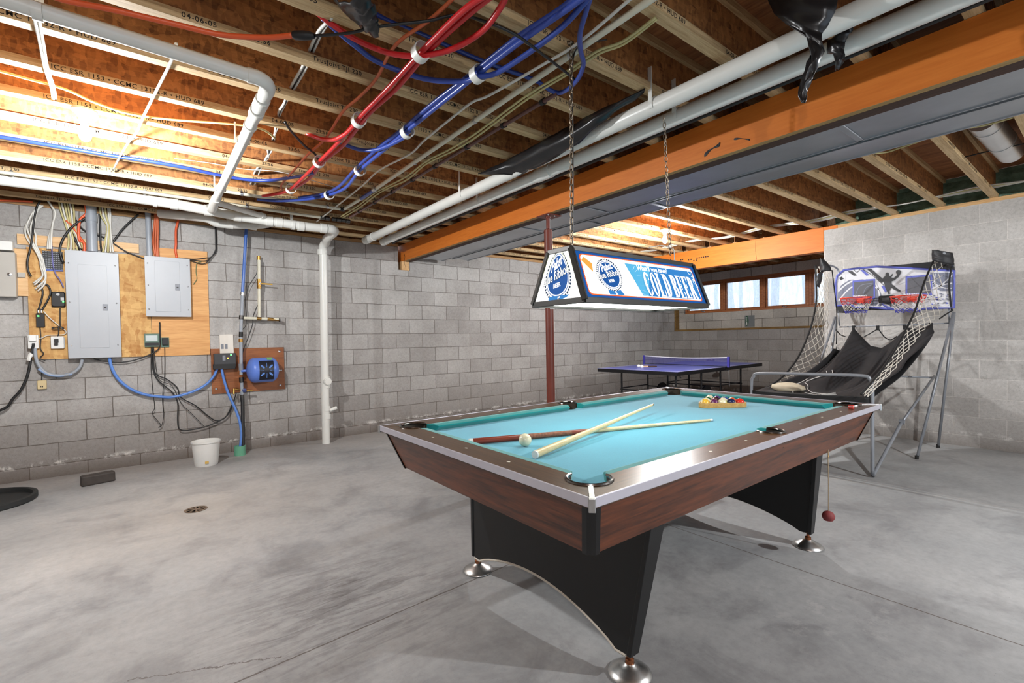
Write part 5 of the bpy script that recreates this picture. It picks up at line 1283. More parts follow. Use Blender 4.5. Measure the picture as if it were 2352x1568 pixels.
# chalk cube
c = at(1955, 938, 'z', TZT+.001); ck = thing('chalk_cube', 'red chalk cube on the wooden rail at the far right corner', 'chalk', c)
MB().box(c.x-.012, c.x+.012, c.y-.012, c.y+.012, TZT+.001, TZT+.022).build('paper_wrap', plain('chalk_red', (196, 56, 48), .7, 0, .1), ck, bevel=.001)
MB().box(c.x-.0122, c.x+.0122, c.y-.0122, c.y+.0122, TZT+.012, TZT+.016).build('pale_band', plain('chalk_band', (226, 200, 196), .7, 0, 0), ck)
# tethered ball hanging from the apron
a = at(1902, 1053, 'y', .8839+bi+.004); b = at(1905, 1172, 'y', a.y)
hg = thing('hanging_ball', 'dark red rubber ball hanging on a string from the pool table', 'ball', V((a.x, a.y, b.z-.05)))
MB().tube([V((a.x, a.y, zb+.02)), V((a.x, a.y, a.z-.02)), V((a.x+.003, a.y, (a.z+b.z)/2)), V((a.x, a.y, b.z))], .0022, 6).build('string', plain('string', (170, 150, 120), .8, 0, 0), hg)
MB().tube([V((a.x, a.y, zb+.004)), V((a.x+.008, a.y, zb-.012)), V((a.x, a.y, zb-.022))], .003, 6).build('hook', M_brass, hg)
MB().lathe((a.x, a.y, b.z-.052), [(1e-4, 0), (.022, .003), (.030, .016), (.031, .028), (.024, .044), (.010, .052), (1e-4, .054)], 22).build('rubber_ball', plain('dark_red_rubber', (128, 52, 52), .7, 0, .15, 20), hg, smooth=True)
# ================================================================== hanging lamp over the pool table
lp = thing('pool_lamp', 'long trapezoid pool table lamp with printed blue and white sign panels', 'lamp', (1.96, 1.563, 1.40))
bx0, bx1, by0, by1, bz = 1.468, 2.440, 1.392, 1.735, 1.402
tx0, tx1, ty0, ty1, tz = 1.486, 2.452, 1.490, 1.637, 1.640
Bc = [V((bx0, by0, bz)), V((bx1, by0, bz)), V((bx1, by1, bz)), V((bx0, by1, bz))]
Tc = [V((tx0, ty0, tz)), V((tx1, ty0, tz)), V((tx1, ty1, tz)), V((tx0, ty1, tz))]
M_lampblk = plain('lamp_frame_bronze', (48, 47, 44), .4, .3, .1, 10)
def bar(a, b, n1, w=.022, t=.012, name='frame_bar'):
    d = (b-a); n1 = (n1-d*(n1.dot(d)/d.dot(d))).normalized(); n2 = d.normalized().cross(n1)
    MB().obox((a+b)/2, d/2, n1*w/2, n2*t/2).build(name, M_lampblk, lp, bevel=.002)
cen = V((1.96, 1.563, 1.52))
for i in range(4):
    j = (i+1) % 4
    bar(Bc[i], Bc[j], V((0, 0, 1)), .026, .014); bar(Tc[i], Tc[j], V((0, 0, 1)), .022, .014)
    o_ = (Bc[i]+Tc[i])/2-cen; o_.z = 0
    bar(Bc[i], Tc[i], V((o_.y, -o_.x, 0)), .026, .018)
MB().box(tx0, tx1, ty0, ty1, tz, tz+.006).build('top_plate', M_lampblk, lp)
E_white = emit('lit_white', (255, 255, 250), .95); E_blue = emit('lit_blue', (48, 124, 192), .72); E_blue2 = emit('lit_deep_blue', (22, 84, 158), .65)
E_light = emit('lit_pale_blue', (84, 172, 214), .75); E_org = emit('lit_orange', (240, 104, 40), .7); E_tan = emit('lit_tan', (226, 160, 70), .75)
E_ink = emit('lit_navy_ink', (34, 58, 92), .55); E_cream = emit('lit_cream', (244, 246, 214), 1.0)
E_diff = emit('lamp_diffuser', (250, 255, 246), 6.0)
def panel(i, mat):
    j = (i+1) % 4
    MB().add([Bc[i], Bc[j], Tc[j], Tc[i]], [(0, 1, 2, 3)]).build('sign_panel', mat, lp, solid=.003)
    ex = (Bc[j]-Bc[i]); ey = ((Tc[i]+Tc[j])-(Bc[i]+Bc[j]))/2; n_ = ex.cross(ey).normalized()
    L, H = ex.length, ey.length
    def fr(p, d=0):           # p in metres from the lower left corner, walls follow the taper
        s, t = p[0]/L, p[1]/H
        return Bc[i].lerp(Bc[j], s).lerp(Tc[i].lerp(Tc[j], s), t)+n_*(.0022+d)
    return fr, L, H
LAY = [0]
def lay(mb_poly, fr, mat, name='sign_print'):
    LAY[0] += 1; d = .0004*LAY[0]; m = MB()
    for poly in mb_poly: m.flat(poly, fr, d)
    m.build(name, mat, lp)
def laytext(body, fr, mat, x, y, size, rot=0, shear=0, off=0, sx=1, space=1, name='sign_lettering'):
    v_, f_ = text_geo(body, 1.0, off, shear, space)
    LAY[0] += 1; d = .0004*LAY[0]; c, s = cos(rot), sin(rot)
    P = [(x+size*(sx*a*c-b*s), y+size*(sx*a*s+b*c)) for a, b in v_]
    MB().add([fr(p, d) for p in P], f_).build(name, mat, lp)
def circle(cx, cy, r, n=48, ry=None): return [(cx+r*cos(2*pi*k/n), cy+(ry or r)*sin(2*pi*k/n)) for k in range(n)]
def logo(fr, cx, cy, R, pale=False):
    tick = []
    for k in range(44):
        q = 2*pi*k/44; a, b = 1.10*R, 1.22*R; w = .045
        tick.append([(cx+a*cos(q-w), cy+a*sin(q-w)), (cx+b*cos(q-w), cy+b*sin(q-w)), (cx+b*cos(q+w), cy+b*sin(q+w)), (cx+a*cos(q+w), cy+a*sin(q+w))])
    lay(tick, fr, E_ink)
    lay([circle(cx, cy, R*1.03)], fr, E_blue2); lay([circle(cx, cy, R*.99)], fr, E_white); lay([circle(cx, cy, R*.93)], fr, E_blue2)
    rib = [[(cx-.62*R, cy-1.15*R), (cx+.02*R, cy-1.22*R), (cx+.10*R, max(cy-1.9*R, .03)), (cx-.55*R, max(cy-1.9*R, .03))], [(cx+.12*R, cy-1.22*R), (cx+.66*R, cy-1.1*R), (cx+.95*R, max(cy-1.9*R, .03)), (cx+.28*R, max(cy-1.9*R, .03))]]
    lay(rib, fr, E_blue)
    r_ = radians(13)
    laytext('Pabst', fr, E_white, cx-.70*R, cy+.16*R, R*.68, radians(17), .35, .028, .84)
    for m_, o_ in ((E_ink, .05), (E_white, .012)): laytext('Blue Ribbon', fr, m_, cx-1.26*R, cy-.46*R, R*.62, r_, 0, o_, .80)
    laytext('BEER', fr, E_white, cx-.30*R, cy-.62*R, R*.30, radians(8), 0, .02, .95)
def ringpoly(cx, cy, rx, ry, tx, ty, a0, a1, n=20):
    o_ = [(cx+rx*cos(radians(a0+(a1-a0)*k/n)), cy+ry*sin(radians(a0+(a1-a0)*k/n))) for k in range(n+1)]
    i_ = [(cx+(rx-tx)*cos(radians(a0+(a1-a0)*k/n)), cy+(ry-ty)*sin(radians(a0+(a1-a0)*k/n))) for k in range(n+1)]
    return [[o_[k], o_[k+1], i_[k+1], i_[k]] for k in range(n)]
def slab(letter, x, y, w, h):
    """tall condensed slab-serif capital as quads"""
    R_ = lambda a, b, c, d: [(x+a*w, y+b*h), (x+c*w, y+b*h), (x+c*w, y+d*h), (x+a*w, y+d*h)]
    st, sf, tv = .36, .07, .05
    stem = [R_(.06, 0, .06+st, 1), R_(-.04, 0, .06+st+.08, sf*.6), R_(-.04, 1-sf*.6, .06+st+.08, 1)]
    if letter == 'C': return ringpoly(x+.5*w, y+.5*h, .5*w, .51*h, st*w, tv*h, 42, 318)+[R_(.80, .66, .90, .93), R_(.80, .07, .90, .34)]
    if letter == 'O': return ringpoly(x+.5*w, y+.5*h, .5*w, .51*h, st*.92*w, tv*h, 0, 360, 36)
    if letter == 'L': return stem+[R_(.06, 0, .92, .05), R_(.80, 0, .92, .30)]
    if letter == 'D': return stem+ringpoly(x+.36*w, y+.5*h, .6*w, .5*h, st*w, tv*h, -90, 90)
    if letter == 'B': return stem+ringpoly(x+.38*w, y+.745*h, .5*w, .255*h, st*.95*w, tv*h, -90, 90)+ringpoly(x+.38*w, y+.265*h, .58*w, .265*h, st*w, tv*h, -90, 90)
    if letter == 'E': return stem+[R_(.06, 0, .90, .05), R_(.06, .95, .88, 1), R_(.06, .48, .66, .53), R_(.78, 0, .90, .27), R_(.77, .74, .88, 1), R_(.60, .38, .68, .63)]
    if letter == 'R': return stem+ringpoly(x+.38*w, y+.735*h, .5*w, .265*h, st*.95*w, tv*h, -90, 90)+[[(x+.40*w, y+.49*h), (x+.74*w, y+.49*h), (x+1.06*w, y+.0*h), (x+.70*w, y)], R_(.70, 0, 1.1, .05)]
    return []
# long near panel
LAY[0] = 0
fr, L, H = panel(0, E_blue2)
ins = lambda a: [(p[0]+L/2, p[1]+H/2) for p in rrect(L-2*a-.02, H-2*a, .022)]
lay([ins(.025)], fr, E_org); lay([ins(.0305)], fr, E_white); lay([ins(.034)], fr, E_white)
b0, t0 = .036, H-.036
lay([[(L*.355, t0-.012), (L-.052, t0-.012), (L-.046, t0-.02), (L-.046, b0+.006), (L-.052, b0), (L*.425, b0)]], fr, E_blue)
lay([[(L*.355, t0-.012), (L*.56, t0-.012), (L*.47, b0), (L*.425, b0)]], fr, E_light)
rays = []
for k in range(9):
    q = radians(98-k*22); c0 = (L*.40, H*.42)
    a, b = (c0[0]+.025*cos(q), c0[1]+.07*sin(q)), (c0[0]+(.08+.03*(k % 2))*cos(q), c0[1]+.17*sin(q)*.55)
    if cos(q) > -.1 and a[1] < t0-.012: rays.append([a, (a[0]+.0016, a[1]), (b[0]+.0016, min(b[1], t0-.014)), (b[0], min(b[1], t0-.014))])
lay([[(min(max(x, L*.38), L*.62), max(y, b0)) for x, y in r_] for r_ in rays], fr, E_white)
lay([[(.040, H-.062), (.060, H-.042), (.105, H-.072), (.098, H-.118)]], fr, E_tan)
logo(fr, L*.21, H*.52, .070)
LAY[0] += 2; laytext("What'll you have?", fr, E_white, L*.435, H*.682, .040, -.0, .12, .022, .88)
w_ = .0495; x_ = L*.462; L0 = []
for ch in 'COLD': L0 += slab(ch, x_, H*.135, w_, H*.515); x_ += w_*1.09
x_ += .014
for ch in 'BEER': L0 += slab(ch, x_, H*.135, w_, H*.515); x_ += w_*1.07
LAY[0] += 1
sh = MB()
for q in L0: sh.flat([(p[0]+.0022, p[1]-.0022) for p in q], fr, .0004*LAY[0])
sh.build('sign_lettering', E_blue2, lp)
lay(L0, fr, E_white, 'sign_lettering')
sw = []
for (cx, cy, r, a0, a1) in ((L-.085, H*.78, .013, 30, 330), (L-.072, H*.64, .010, -150, 150), (L-.068, H*.54, .011, 30, 330), (L-.056, H*.44, .009, -150, 150)):
    sw += ringpoly(cx, cy, r, r*1.3, .0035, .0035, a0, a1, 16)
lay(sw, fr, E_white)
# left end panel
LAY[0] = 0
fr, L2, H2 = panel(3, E_white)
lay([[(.02, H2-.10), (L2-.02, H2-.10), (L2-.02, H2-.014), (.02, H2-.014)]], fr, E_cream)
logo(fr, L2*.50, H2*.52, .096)
# far panel and right end: plain printed ground
LAY[0] = 0; fr, L3, H3 = panel(2, E_blue2); lay([[(p[0]+L3/2, p[1]+H3/2) for p in rrect(L3-.07, H3-.05, .02)]], fr, E_white); logo(fr, L3*.8, H3*.5, .062)
LAY[0] = 0; fr, L4, H4 = panel(1, E_white); logo(fr, L4*.5, H4*.52, .096)
# glowing lens and tubes
MB().box(bx0+.02, bx1-.02, by0+.02, by1-.02, bz-.002, bz+.004).build('diffuser_lens', E_diff, lp)
# chains: eye, links
M_chain = metal('dull_chain_steel', (150, 138, 122), .35, .25, 30)
def link(c, d, flat, s=.0155, w=.0085, r=.0023):
    pts = []
    side = V((1, 0, 0)) if flat else V((0, 1, 0))
    side = side if not abs(d.x) > .9 else V((0, 1, 0))
    for k in range(16):
        q = 2*pi*k/16; pts.append(c+d*(s*1.18*cos(q))+side*(w*sin(q)))
    return MB().tube(pts, r, 6, closed=True)
def chain(top, bot, label):
    t = thing('lamp_chain', label, 'chain', bot); d = (bot-top); n = int(d.length/.0305); d.normalize()
    protos = [None, None]
    for i in range(n):
        c = top+d*(.0305*(i+.5)); k = i % 2
        if protos[k] is None: protos[k] = (link(c, d, k == 0).build('chain_link', M_chain, t, smooth='all'), c)
        else:
            o = protos[k][0].copy(); COL.objects.link(o); o.parent = t; o.location = protos[k][0].location+(c-protos[k][1])
    return t
yc = 1.563
c1b, c2b = V((1.565, yc, tz+.032)), V((2.352, yc, tz+.032))
chain(V((1.565, 1.548, 2.56)), c1b, 'long steel chain holding the left end of the hanging lamp')
chain(V((2.30, 1.560, 2.462)), c2b, 'steel chain holding the right end of the hanging lamp from the white pipe hanger')
for c in (c1b, c2b):
    m = MB()
    for dx in (-.016, .016): m.tube(smooth_path([c+V((0, 0, .006)), c+V((dx*.7, 0, -.008)), c+V((dx, 0, -.026))], 4), .002, 6)
    m.build('hanging_eye', M_chain, lp, smooth='all')
pw_ = smooth_path([V((1.60, 1.60, tz+.005)), V((1.575, 1.566, tz+.06)), V((1.572, 1.556, 1.9)), V((1.574, 1.553, 2.2)), V((1.575, 1.55, 2.50)), V((1.60, 1.52, 2.58)), V((1.7, 1.45, 2.61))], 8)
MB().tube(pw_, .0035, 8).build('power_cord', M_blackc, lp, smooth='all')
c = V((1.602, 1.62, tz+.02)); MB().rbox(c, .05, .03, .03, .004, 'y').build('splice_box', M_white, lp)
c = V((2.445, 1.60, tz+.022)); MB().rbox(c, .028, .02, .04, .004, 'y').build('socket_box', M_white, lp)
MB().tube(smooth_path([c+V((0, 0, .02)), c+V((.0, 0, .06)), c+V((-.02, 0, .09)), c+V((-.10, .02, .10)), c+V((-.2, .03, .08))], 5), .003, 6).build('white_lead', M_wcable, lp, smooth='all')
# hook on the ceiling for the first chain
hk = MB().tube(smooth_path([V((1.565, 1.548, 2.60)), V((1.565, 1.548, 2.575)), V((1.580, 1.548, 2.562)), V((1.565, 1.548, 2.552))], 4), .003, 6).lathe((1.565, 1.548, 2.588), [(.014, 0), (.014, .010)], 12)
one('ceiling_hook', hk, M_chain, 'small steel hook on the joist carrying the long left chain', 'hook', smooth='all')
# ================================================================== table tennis table in the alcove
TA = radians(1.8)
NC = at(1556, 854, 'z', .745)       # nearest corner
ttx, tty = 2.66, 1.40
TM = Matrix.Translation((NC.x, NC.y, 0)) @ Matrix.Rotation(TA, 4, 'Z')
M_ttop = plain('blue_table_top', (90, 98, 176), .35, 0, .05, 2)
M_line = plain('white_line', (226, 226, 232), .4, 0, 0)
M_tframe = plain('black_steel', (24, 24, 27), .4, .2, .1)
t3 = thing('table_tennis_table', 'blue table tennis table with black folding legs in the window alcove', 'table', TM @ V((ttx/2, tty/2, 0)))
def b3(mb, name, mat, par=None, **k): return mb.xf(TM).build(name, mat, par or t3, **k)
for a, b in ((0, ttx/2-.003), (ttx/2+.003, ttx)):
    b3(MB().box(a, b, 0, tty, .722, .745), 'table_half', M_ttop)
    b3(MB().box(a+.004, b-.004, -.004, .012, .690, .741).box(a+.004, b-.004, tty-.012, tty+.004, .690, .741), 'side_apron', M_tframe)
for x in (-.004, ttx-.012): b3(MB().box(x, x+.016, 0, tty, .690, .741), 'end_apron', M_tframe)
m = MB().box(.004, ttx-.004, .002, .02, .7452, .7456).box(.004, ttx-.004, tty-.02, tty-.002, .7452, .7456).box(.002, .02, .02, tty-.02, .7452, .7456).box(ttx-.02, ttx-.002, .02, tty-.02, .7452, .7456).box(.02, ttx-.02, tty/2-.0015, tty/2+.0015, .7452, .7456)
b3(m, 'court_lines', M_line)
# leg frames: bent tubes
def legframe(x):
    for y in (.22, tty-.22):
        b3(MB().tube(smooth_path([(x+.07, y, .715), (x+.02, y, .70), (x, y, .64), (x, y, .3), (x, y, 0.0)], 5), .0145, 12), 'leg', M_tframe, smooth=True)
    b3(MB().tube([(x, .20, .40), (x, tty-.20, .40)], .010, 10), 'cross_bar', M_tframe, smooth=True)
for x in (.32, 1.03, 1.63, 2.34): legframe(x)
for y in (.22, tty-.22):
    for a, b in ((.32, 1.03), (1.63, 2.34)): b3(MB().tube([(a, y, .42), (b, y, .42)], .008, 8), 'brace', M_tframe, smooth=True)
for x, z in ((1.33, .27),):
    for y in (.30, tty-.30):
        b3(MB().lathe((x, y, z), [(.10, -.02), (.17, -.012), (.17, .012), (.10, .02)], 24, (0, 1, 0)), 'folding_guard', M_tframe, smooth=True)
b3(MB().tube([(.10, .02, .69), (.10, .02, .66), (.12, .02, .655)], .008, 8), 'latch_hook', M_tframe)
# net set clamps on the table and can be taken off
nx = ttx/2
nt = thing('table_net', 'low blue net clamped across the middle of the table tennis table', 'net', TM @ V((nx, tty/2, .745)))
M_netpost = plain('blue_net_post', (62, 58, 150), .4, 0, .05)
t = NT('fine_blue_mesh'); out = t.n['Material Output']; tr = t.n.new('ShaderNodeBsdfTransparent'); mx_ = t.n.new('ShaderNodeMixShader')
t.col(srgb(66, 68, 140)); mx_.inputs[0].default_value = .5; t.link(tr.outputs[0], mx_.inputs[1]); t.link(t.bsdf.outputs[0], mx_.inputs[2]); t.link(mx_.outputs[0], out.inputs['Surface']); M_nmesh = t.m
for y in (-.06, tty+.06):
    b3(MB().rbox((nx, y, .82), .03, .035, .165, .005, 'y'), 'net_post', M_netpost, nt)
    b3(MB().box(nx-.03, nx+.03, min(y, y*.2), max(y, y*.2) if y < 0 else y, .690, .700) if y < 0 else MB().box(nx-.03, nx+.03, tty-.02, y, .690, .700), 'clamp', M_tframe, nt)
n = 24; A = [V((nx, -.05+(tty+.10)*i/n, .893-.022*sin(pi*i/n))) for i in range(n+1)]; Bq = [V((nx, p.y, .755)) for p in A]
b3(MB().sheet(A, Bq, 3), 'net_mesh', M_nmesh, nt)
b3(MB().sheet([p+V((0, 0, .006)) for p in A], [p-V((0, 0, .008)) for p in A], 1), 'top_tape', M_line, nt, solid=.003)
b3(MB().sheet([p+V((0, 0, .004)) for p in Bq], [p-V((0, 0, .004)) for p in Bq], 1), 'bottom_cord', M_tframe, nt, solid=.002)
b3(MB().tube([(nx-.02, -.075, .70), (nx-.02, -.078, .45)], .002, 5), 'tension_cord', M_line, nt)
def paddle(u, v, ang, label, tilt=0):
    c = at(u, v, 'z', .752); t = thing('table_tennis_paddle', label, 'paddle', V((c.x, c.y, .7457)))
    Mx = Matrix.Translation((c.x, c.y, .748)) @ Matrix.Rotation(ang, 4, 'Z') @ Matrix.Rotation(tilt, 4, 'Y')
    bl = [(.085*cos(2*pi*k/28), .075*sin(2*pi*k/28)) for k in range(28)]
    MB().prism(bl, lambda p, d: V((p[0], p[1], d)), 0, .010).xf(Mx).build('blade', plain('paddle_rubber', (70, 48, 44), .7, 0, .1), t)
    MB().prism([(.08, -.016), (.08, .016), (.17, .013), (.185, .018), (.185, -.018), (.17, -.013)], lambda p, d: V((p[0], p[1], d)), -.004, .018).xf(Mx).build('handle', plain('paddle_wood', (214, 180, 142), .5, 0, .1), t, bevel=.004)
paddle(1497, 841, radians(165), 'table tennis paddle near the two balls, on the near half')
paddle(1632, 827, radians(20), 'table tennis paddle lying on the far half behind the net')
for (u, v), lab in (((1467, 841), 'larger looking white table tennis ball beside the paddle, left one'), ((1474, 842), 'white table tennis ball touching the paddle, right one')):
    c = at(u, v, 'z', .765); ball_obj('table_tennis_ball', V((c.x, c.y, .7456+.02)), plain('celluloid_white', (236, 234, 228), .35, 0, .02), lab, 'table tennis balls')
    bpy.context.scene.objects[-1].scale = (.7, .7, .7) if False else (1, 1, 1)

# ================================================================== arcade basketball game
bg = thing('basketball_game', 'folding indoor basketball game with two hoops, black ramp and white side nets', 'arcade game', (5.7, 1.7, 0))
M_tube = plain('grey_powder_tube', (142, 146, 152), .38, .25, .06, 10)
M_fab = plain('black_nylon', (38, 38, 40), .6, 0, .25, 5)
M_strap = plain('black_strap', (22, 22, 23), .7, 0, .1)
M_cord = plain('white_net_cord', (214, 208, 196), .7, 0, .05)
M_cap = plain('black_cap', (20, 20, 20), .5, 0, 0)
YR, YL = 1.235, 2.275
FXx = 4.84
def b4(mb, name, mat, par=None, **k): return mb.build(name, mat, par or bg, **k)
# front hoop-shaped frame: up, across, down
fz = .868
front = smooth_path([(FXx, 1.285, .03), (FXx, 1.285, .4), (FXx, 1.285, fz-.10), (FXx, 1.30, fz-.03), (FXx, 1.36, fz), (FXx, 1.7, fz-.005), (FXx, 2.20, fz-.02), (FXx, 2.275, fz-.06), (FXx, 2.295, fz-.14), (FXx, 2.295, .4), (FXx, 2.295, .03)], 6)
b4(MB().tube(front, .0145, 14), 'front_frame', M_tube, smooth='all')
b4(MB().tube([(FXx, 1.285, .655), (FXx, 2.295, .655)], .007, 10), 'front_rail', M_tube, smooth='all')
jr = {}
for nm, y, yb in (('r', 1.285, 1.20), ('l', 2.295, 2.30)):
    j = at(2075, 972, 'y', 1.22); xj, zj = 5.53, .40
    b4(MB().tube(smooth_path([(FXx, y, .12), (FXx+.005, y, .045), (FXx+.03, y, .022), (FXx+.09, y, .05), (xj, (y+yb)/2, zj)], 5), .0145, 12), 'base_tube', M_tube, smooth='all')
    b4(MB().tube([(xj-.02, (y+yb)/2, zj-.012), (6.55, yb, .765)], .0115, 12), 'base_tube', M_tube, smooth='all')
    b4(MB().lathe((xj, (y+yb)/2-.02, zj), [(.024, 0), (.024, .04)], 14, (0, 1, 0)), 'hinge_knob', M_tube, smooth=True)
    top = V((6.48, yb-.16 if nm == 'r' else yb-.22, 1.43))
    b4(MB().tube([(5.869, yb+.005, 0), top], .0125, 12), 'leg', M_tube, smooth='all'); b4(MB().tube([(6.601, yb-.02, 0), top+V((.03, 0, .0))], .0125, 12), 'leg', M_tube, smooth='all')
    for x, yy in ((5.869, yb+.005), (6.601, yb-.02)): b4(MB().lathe((x, yy, 0), [(.0155, 0), (.0155, .035), (.0128, .036)], 12), 'leg_cap', M_cap, smooth=True)
b4(MB().tube([(6.585, 1.17, .745), (6.585, 2.30, .745)], .0095, 10), 'rear_bar', M_tube, smooth='all')
a, b = at(1928, 751, 'x', 6.5), at(2181, 742, 'x', 6.5)
b4(MB().tube([a, b], .0075, 10), 'ramp_bar', M_tube, smooth='all')
for u in (1928, 2181): c = at(u, 748, 'x', 6.5); b4(MB().tube([c, V((6.46, c.y, 1.5))], .008, 8), 'ramp_post', M_tube, smooth='all')
# backboard, with its print
BBX = 6.45
def bp_(u, v, d=0.0): return at(u, v, 'x', BBX-d)
outline = [(1921, 702), (1919, 650), (1923, 633), (1938, 620), (1960, 617), (2013, 612), (2080, 615), (2192, 622), (2191, 707), (2140, 708), (2070, 711), (2000, 706), (1965, 706), (1955, 700)]
M_bb = plain('board_white', (216, 216, 220), .35, 0, .04, 3); M_bblue = plain('board_blue', (98, 106, 190), .4, 0, .05); M_slate = plain('board_slate_grey', (122, 126, 142), .4, 0, .08, 8)
M_dk = plain('board_charcoal', (58, 58, 62), .4, 0, .1); M_target = plain('board_target_grey', (92, 92, 98), .4, 0, .05)
def poly3(uvs, d, mat, name='board_print', th=.0008):
    P = [bp_(u, v, d) for u, v in uvs]; n = len(P)
    MB().add(P+[p+V((th, 0, 0)) for p in P], [list(range(n)), [n+i for i in range(n)][::-1]]).build(name, mat, bg)
P = [bp_(u, v) for u, v in outline]; n = len(P)
MB().add(P+[p+V((.012, 0, 0)) for p in P], [list(range(n)), [n+i for i in range(n)][::-1]]+[(i, (i+1) % n, n+(i+1) % n, n+i) for i in range(n)]).build('backboard', M_bb, bg)
border = [bp_(u, v, .002) for u, v in outline]
b4(MB().tube(border, .012, 8, closed=True), 'board_edge', M_bblue, smooth='all')
def disc(u, v, ru, rv, a0=0, a1=360, n=30): return [(u+ru*cos(radians(a0+(a1-a0)*k/n)), v+rv*sin(radians(a0+(a1-a0)*k/n))) for k in range(n+(0 if a1-a0 >= 360 else 1))]
def stroke(uvs, w, d, mat, name='board_print'):
    Q = smooth_path([V((u, v, 0)) for u, v in uvs], 6); n = len(Q); A_, B_ = [], []
    for i, p in enumerate(Q):
        t_ = (Q[min(i+1, n-1)]-Q[max(i-1, 0)]).normalized(); q = V((-t_.y, t_.x, 0))*w/2; A_.append(bp_((p+q).x, (p+q).y, d)); B_.append(bp_((p-q).x, (p-q).y, d))
    MB().sheet(A_, B_, 1).build(name, mat, bg)
poly3([(1925, 700)]+[(1925, 672), (1932, 655), (1950, 643), (1975, 640), (2000, 645), (2018, 660), (2025, 680), (2024, 702)], .003, M_slate)
poly3([(2136, 626), (2188, 626), (2188, 668), (2160, 668), (2140, 655)], .003, M_slate)
stroke([(1926, 668), (1948, 650), (1975, 640), (2003, 642)], 3.5, .004, M_bb); stroke([(1926, 690), (1955, 660), (1990, 652), (2020, 665)], 3.0, .004, M_bb)
stroke([(2008, 645), (2018, 668), (2020, 690), (2014, 703)], 3.5, .004, M_bb); stroke([(1990, 641), (1993, 648), (1998, 650)], 3, .004, M_bb)
stroke([(2138, 664), (2160, 655), (2187, 650)], 3, .004, M_bb); stroke([(2140, 648), (2165, 660), (2186, 662)], 2.6, .004, M_bb); stroke([(2148, 628), (2146, 645), (2140, 658)], 2.4, .004, M_bb); stroke([(2187, 632), (2165, 652), (2150, 664)], 2.6, .004, M_bb)
poly3([(1947, 623), (1957, 622), (1968, 632), (1961, 633)], .003, M_dk); poly3([(1927, 638), (1933, 635), (1938, 640), (1931, 643)], .003, M_dk)
poly3([(1976, 620), (1983, 619), (1996, 631), (1990, 633)], .003, M_bblue); poly3([(1992, 618), (2001, 617), (2030, 642), (2026, 650)], .003, M_dk)
stroke([(1982, 618), (2006, 634), (2030, 655)], 1.2, .003, M_dk); stroke([(1975, 618), (1968, 625), (1960, 618)], 1.0, .003, M_dk)
poly3([(2024, 657), (2030, 655), (2038, 665), (2034, 672)], .003, M_bblue)
for (u0, v0, u1, v1) in ((1958, 640, 2010, 686), (2080, 630, 2141, 678)):
    fr_ = [(u0, v0+4), (u1, v0), (u1, v1), (u0, v1-2)]; inn = [(u0+4, v0+8), (u1-4, v0+4), (u1-4, v1-4), (u0+4, v1-5)]
    poly3(fr_, .005, M_bblue, 'target_frame'); poly3(inn, .006, M_target, 'target_square')
stroke([(1964, 680), (1976, 656), (2006, 650)], 1.6, .007, M_slate); stroke([(1982, 680), (1988, 662), (2006, 652)], 1.6, .007, M_slate)
# jumping player silhouette
man = [(2033, 634), (2036, 628), (2042, 629), (2043, 634), (2046, 633), (2050, 628), (2051, 631), (2047, 637), (2053, 638), (2060, 632), (2066, 624), (2069, 627), (2064, 636), (2054, 644), (2048, 646), (2048, 652), (2054, 657), (2062, 663), (2070, 668), (2065, 670), (2054, 665), (2046, 660), (2043, 668), (2044, 675), (2041, 676), (2037, 668), (2033, 660), (2031, 650), (2027, 644), (2029, 637)]
poly3(man, .005, M_dk, 'player_silhouette'); poly3(disc(2064, 625, 5.6, 5.6), .0055, M_dk, 'ball_silhouette')
poly3(disc(2038, 630, 4.2, 4.6), .0055, M_dk, 'player_silhouette')
for uv in (((2030, 683), (2045, 680), (2048, 700), (2046, 706), (2043, 700), (2030, 696)),): poly3(uv, .005, M_dk)
stroke([(2026, 698), (2036, 704), (2048, 708)], 4, .004, M_bblue); stroke([(2052, 696), (2064, 708)], 3.5, .004, M_slate)
for k in range(6): stroke([(2050+k*3.5, 706-k), (2054+k*3.5, 702-k)], .8, .005, M_dk)
rr = random.Random(2)
for k in range(26):
    u, v = rr.uniform(2130, 2180), rr.uniform(672, 702); poly3(disc(u, v, rr.uniform(1, 4), rr.uniform(.8, 2), n=7), .004+.0001*k, M_slate if k % 3 else M_bblue)
# black fabric pieces above and below the board
poly3([(2020, 612), (2150, 600), (2192, 604), (2193, 622), (2110, 620)], -.006, M_fab, 'fabric_strip', .004)
poly3([(1921, 700), (1968, 706), (2070, 713), (2000, 712), (1942, 719), (1922, 718)], -.004, M_fab, 'fabric_strip', .004)
# score sensor box
a = bp_(2037, 687, .04); b4(MB().rbox(a, .08, .13, .08, .01, 'x'), 'score_box', M_cap); b4(MB().box(a.x-.046, a.x-.041, a.y-.03, a.y+.03, a.z-.015, a.z+.015), 'score_window', M_dk)
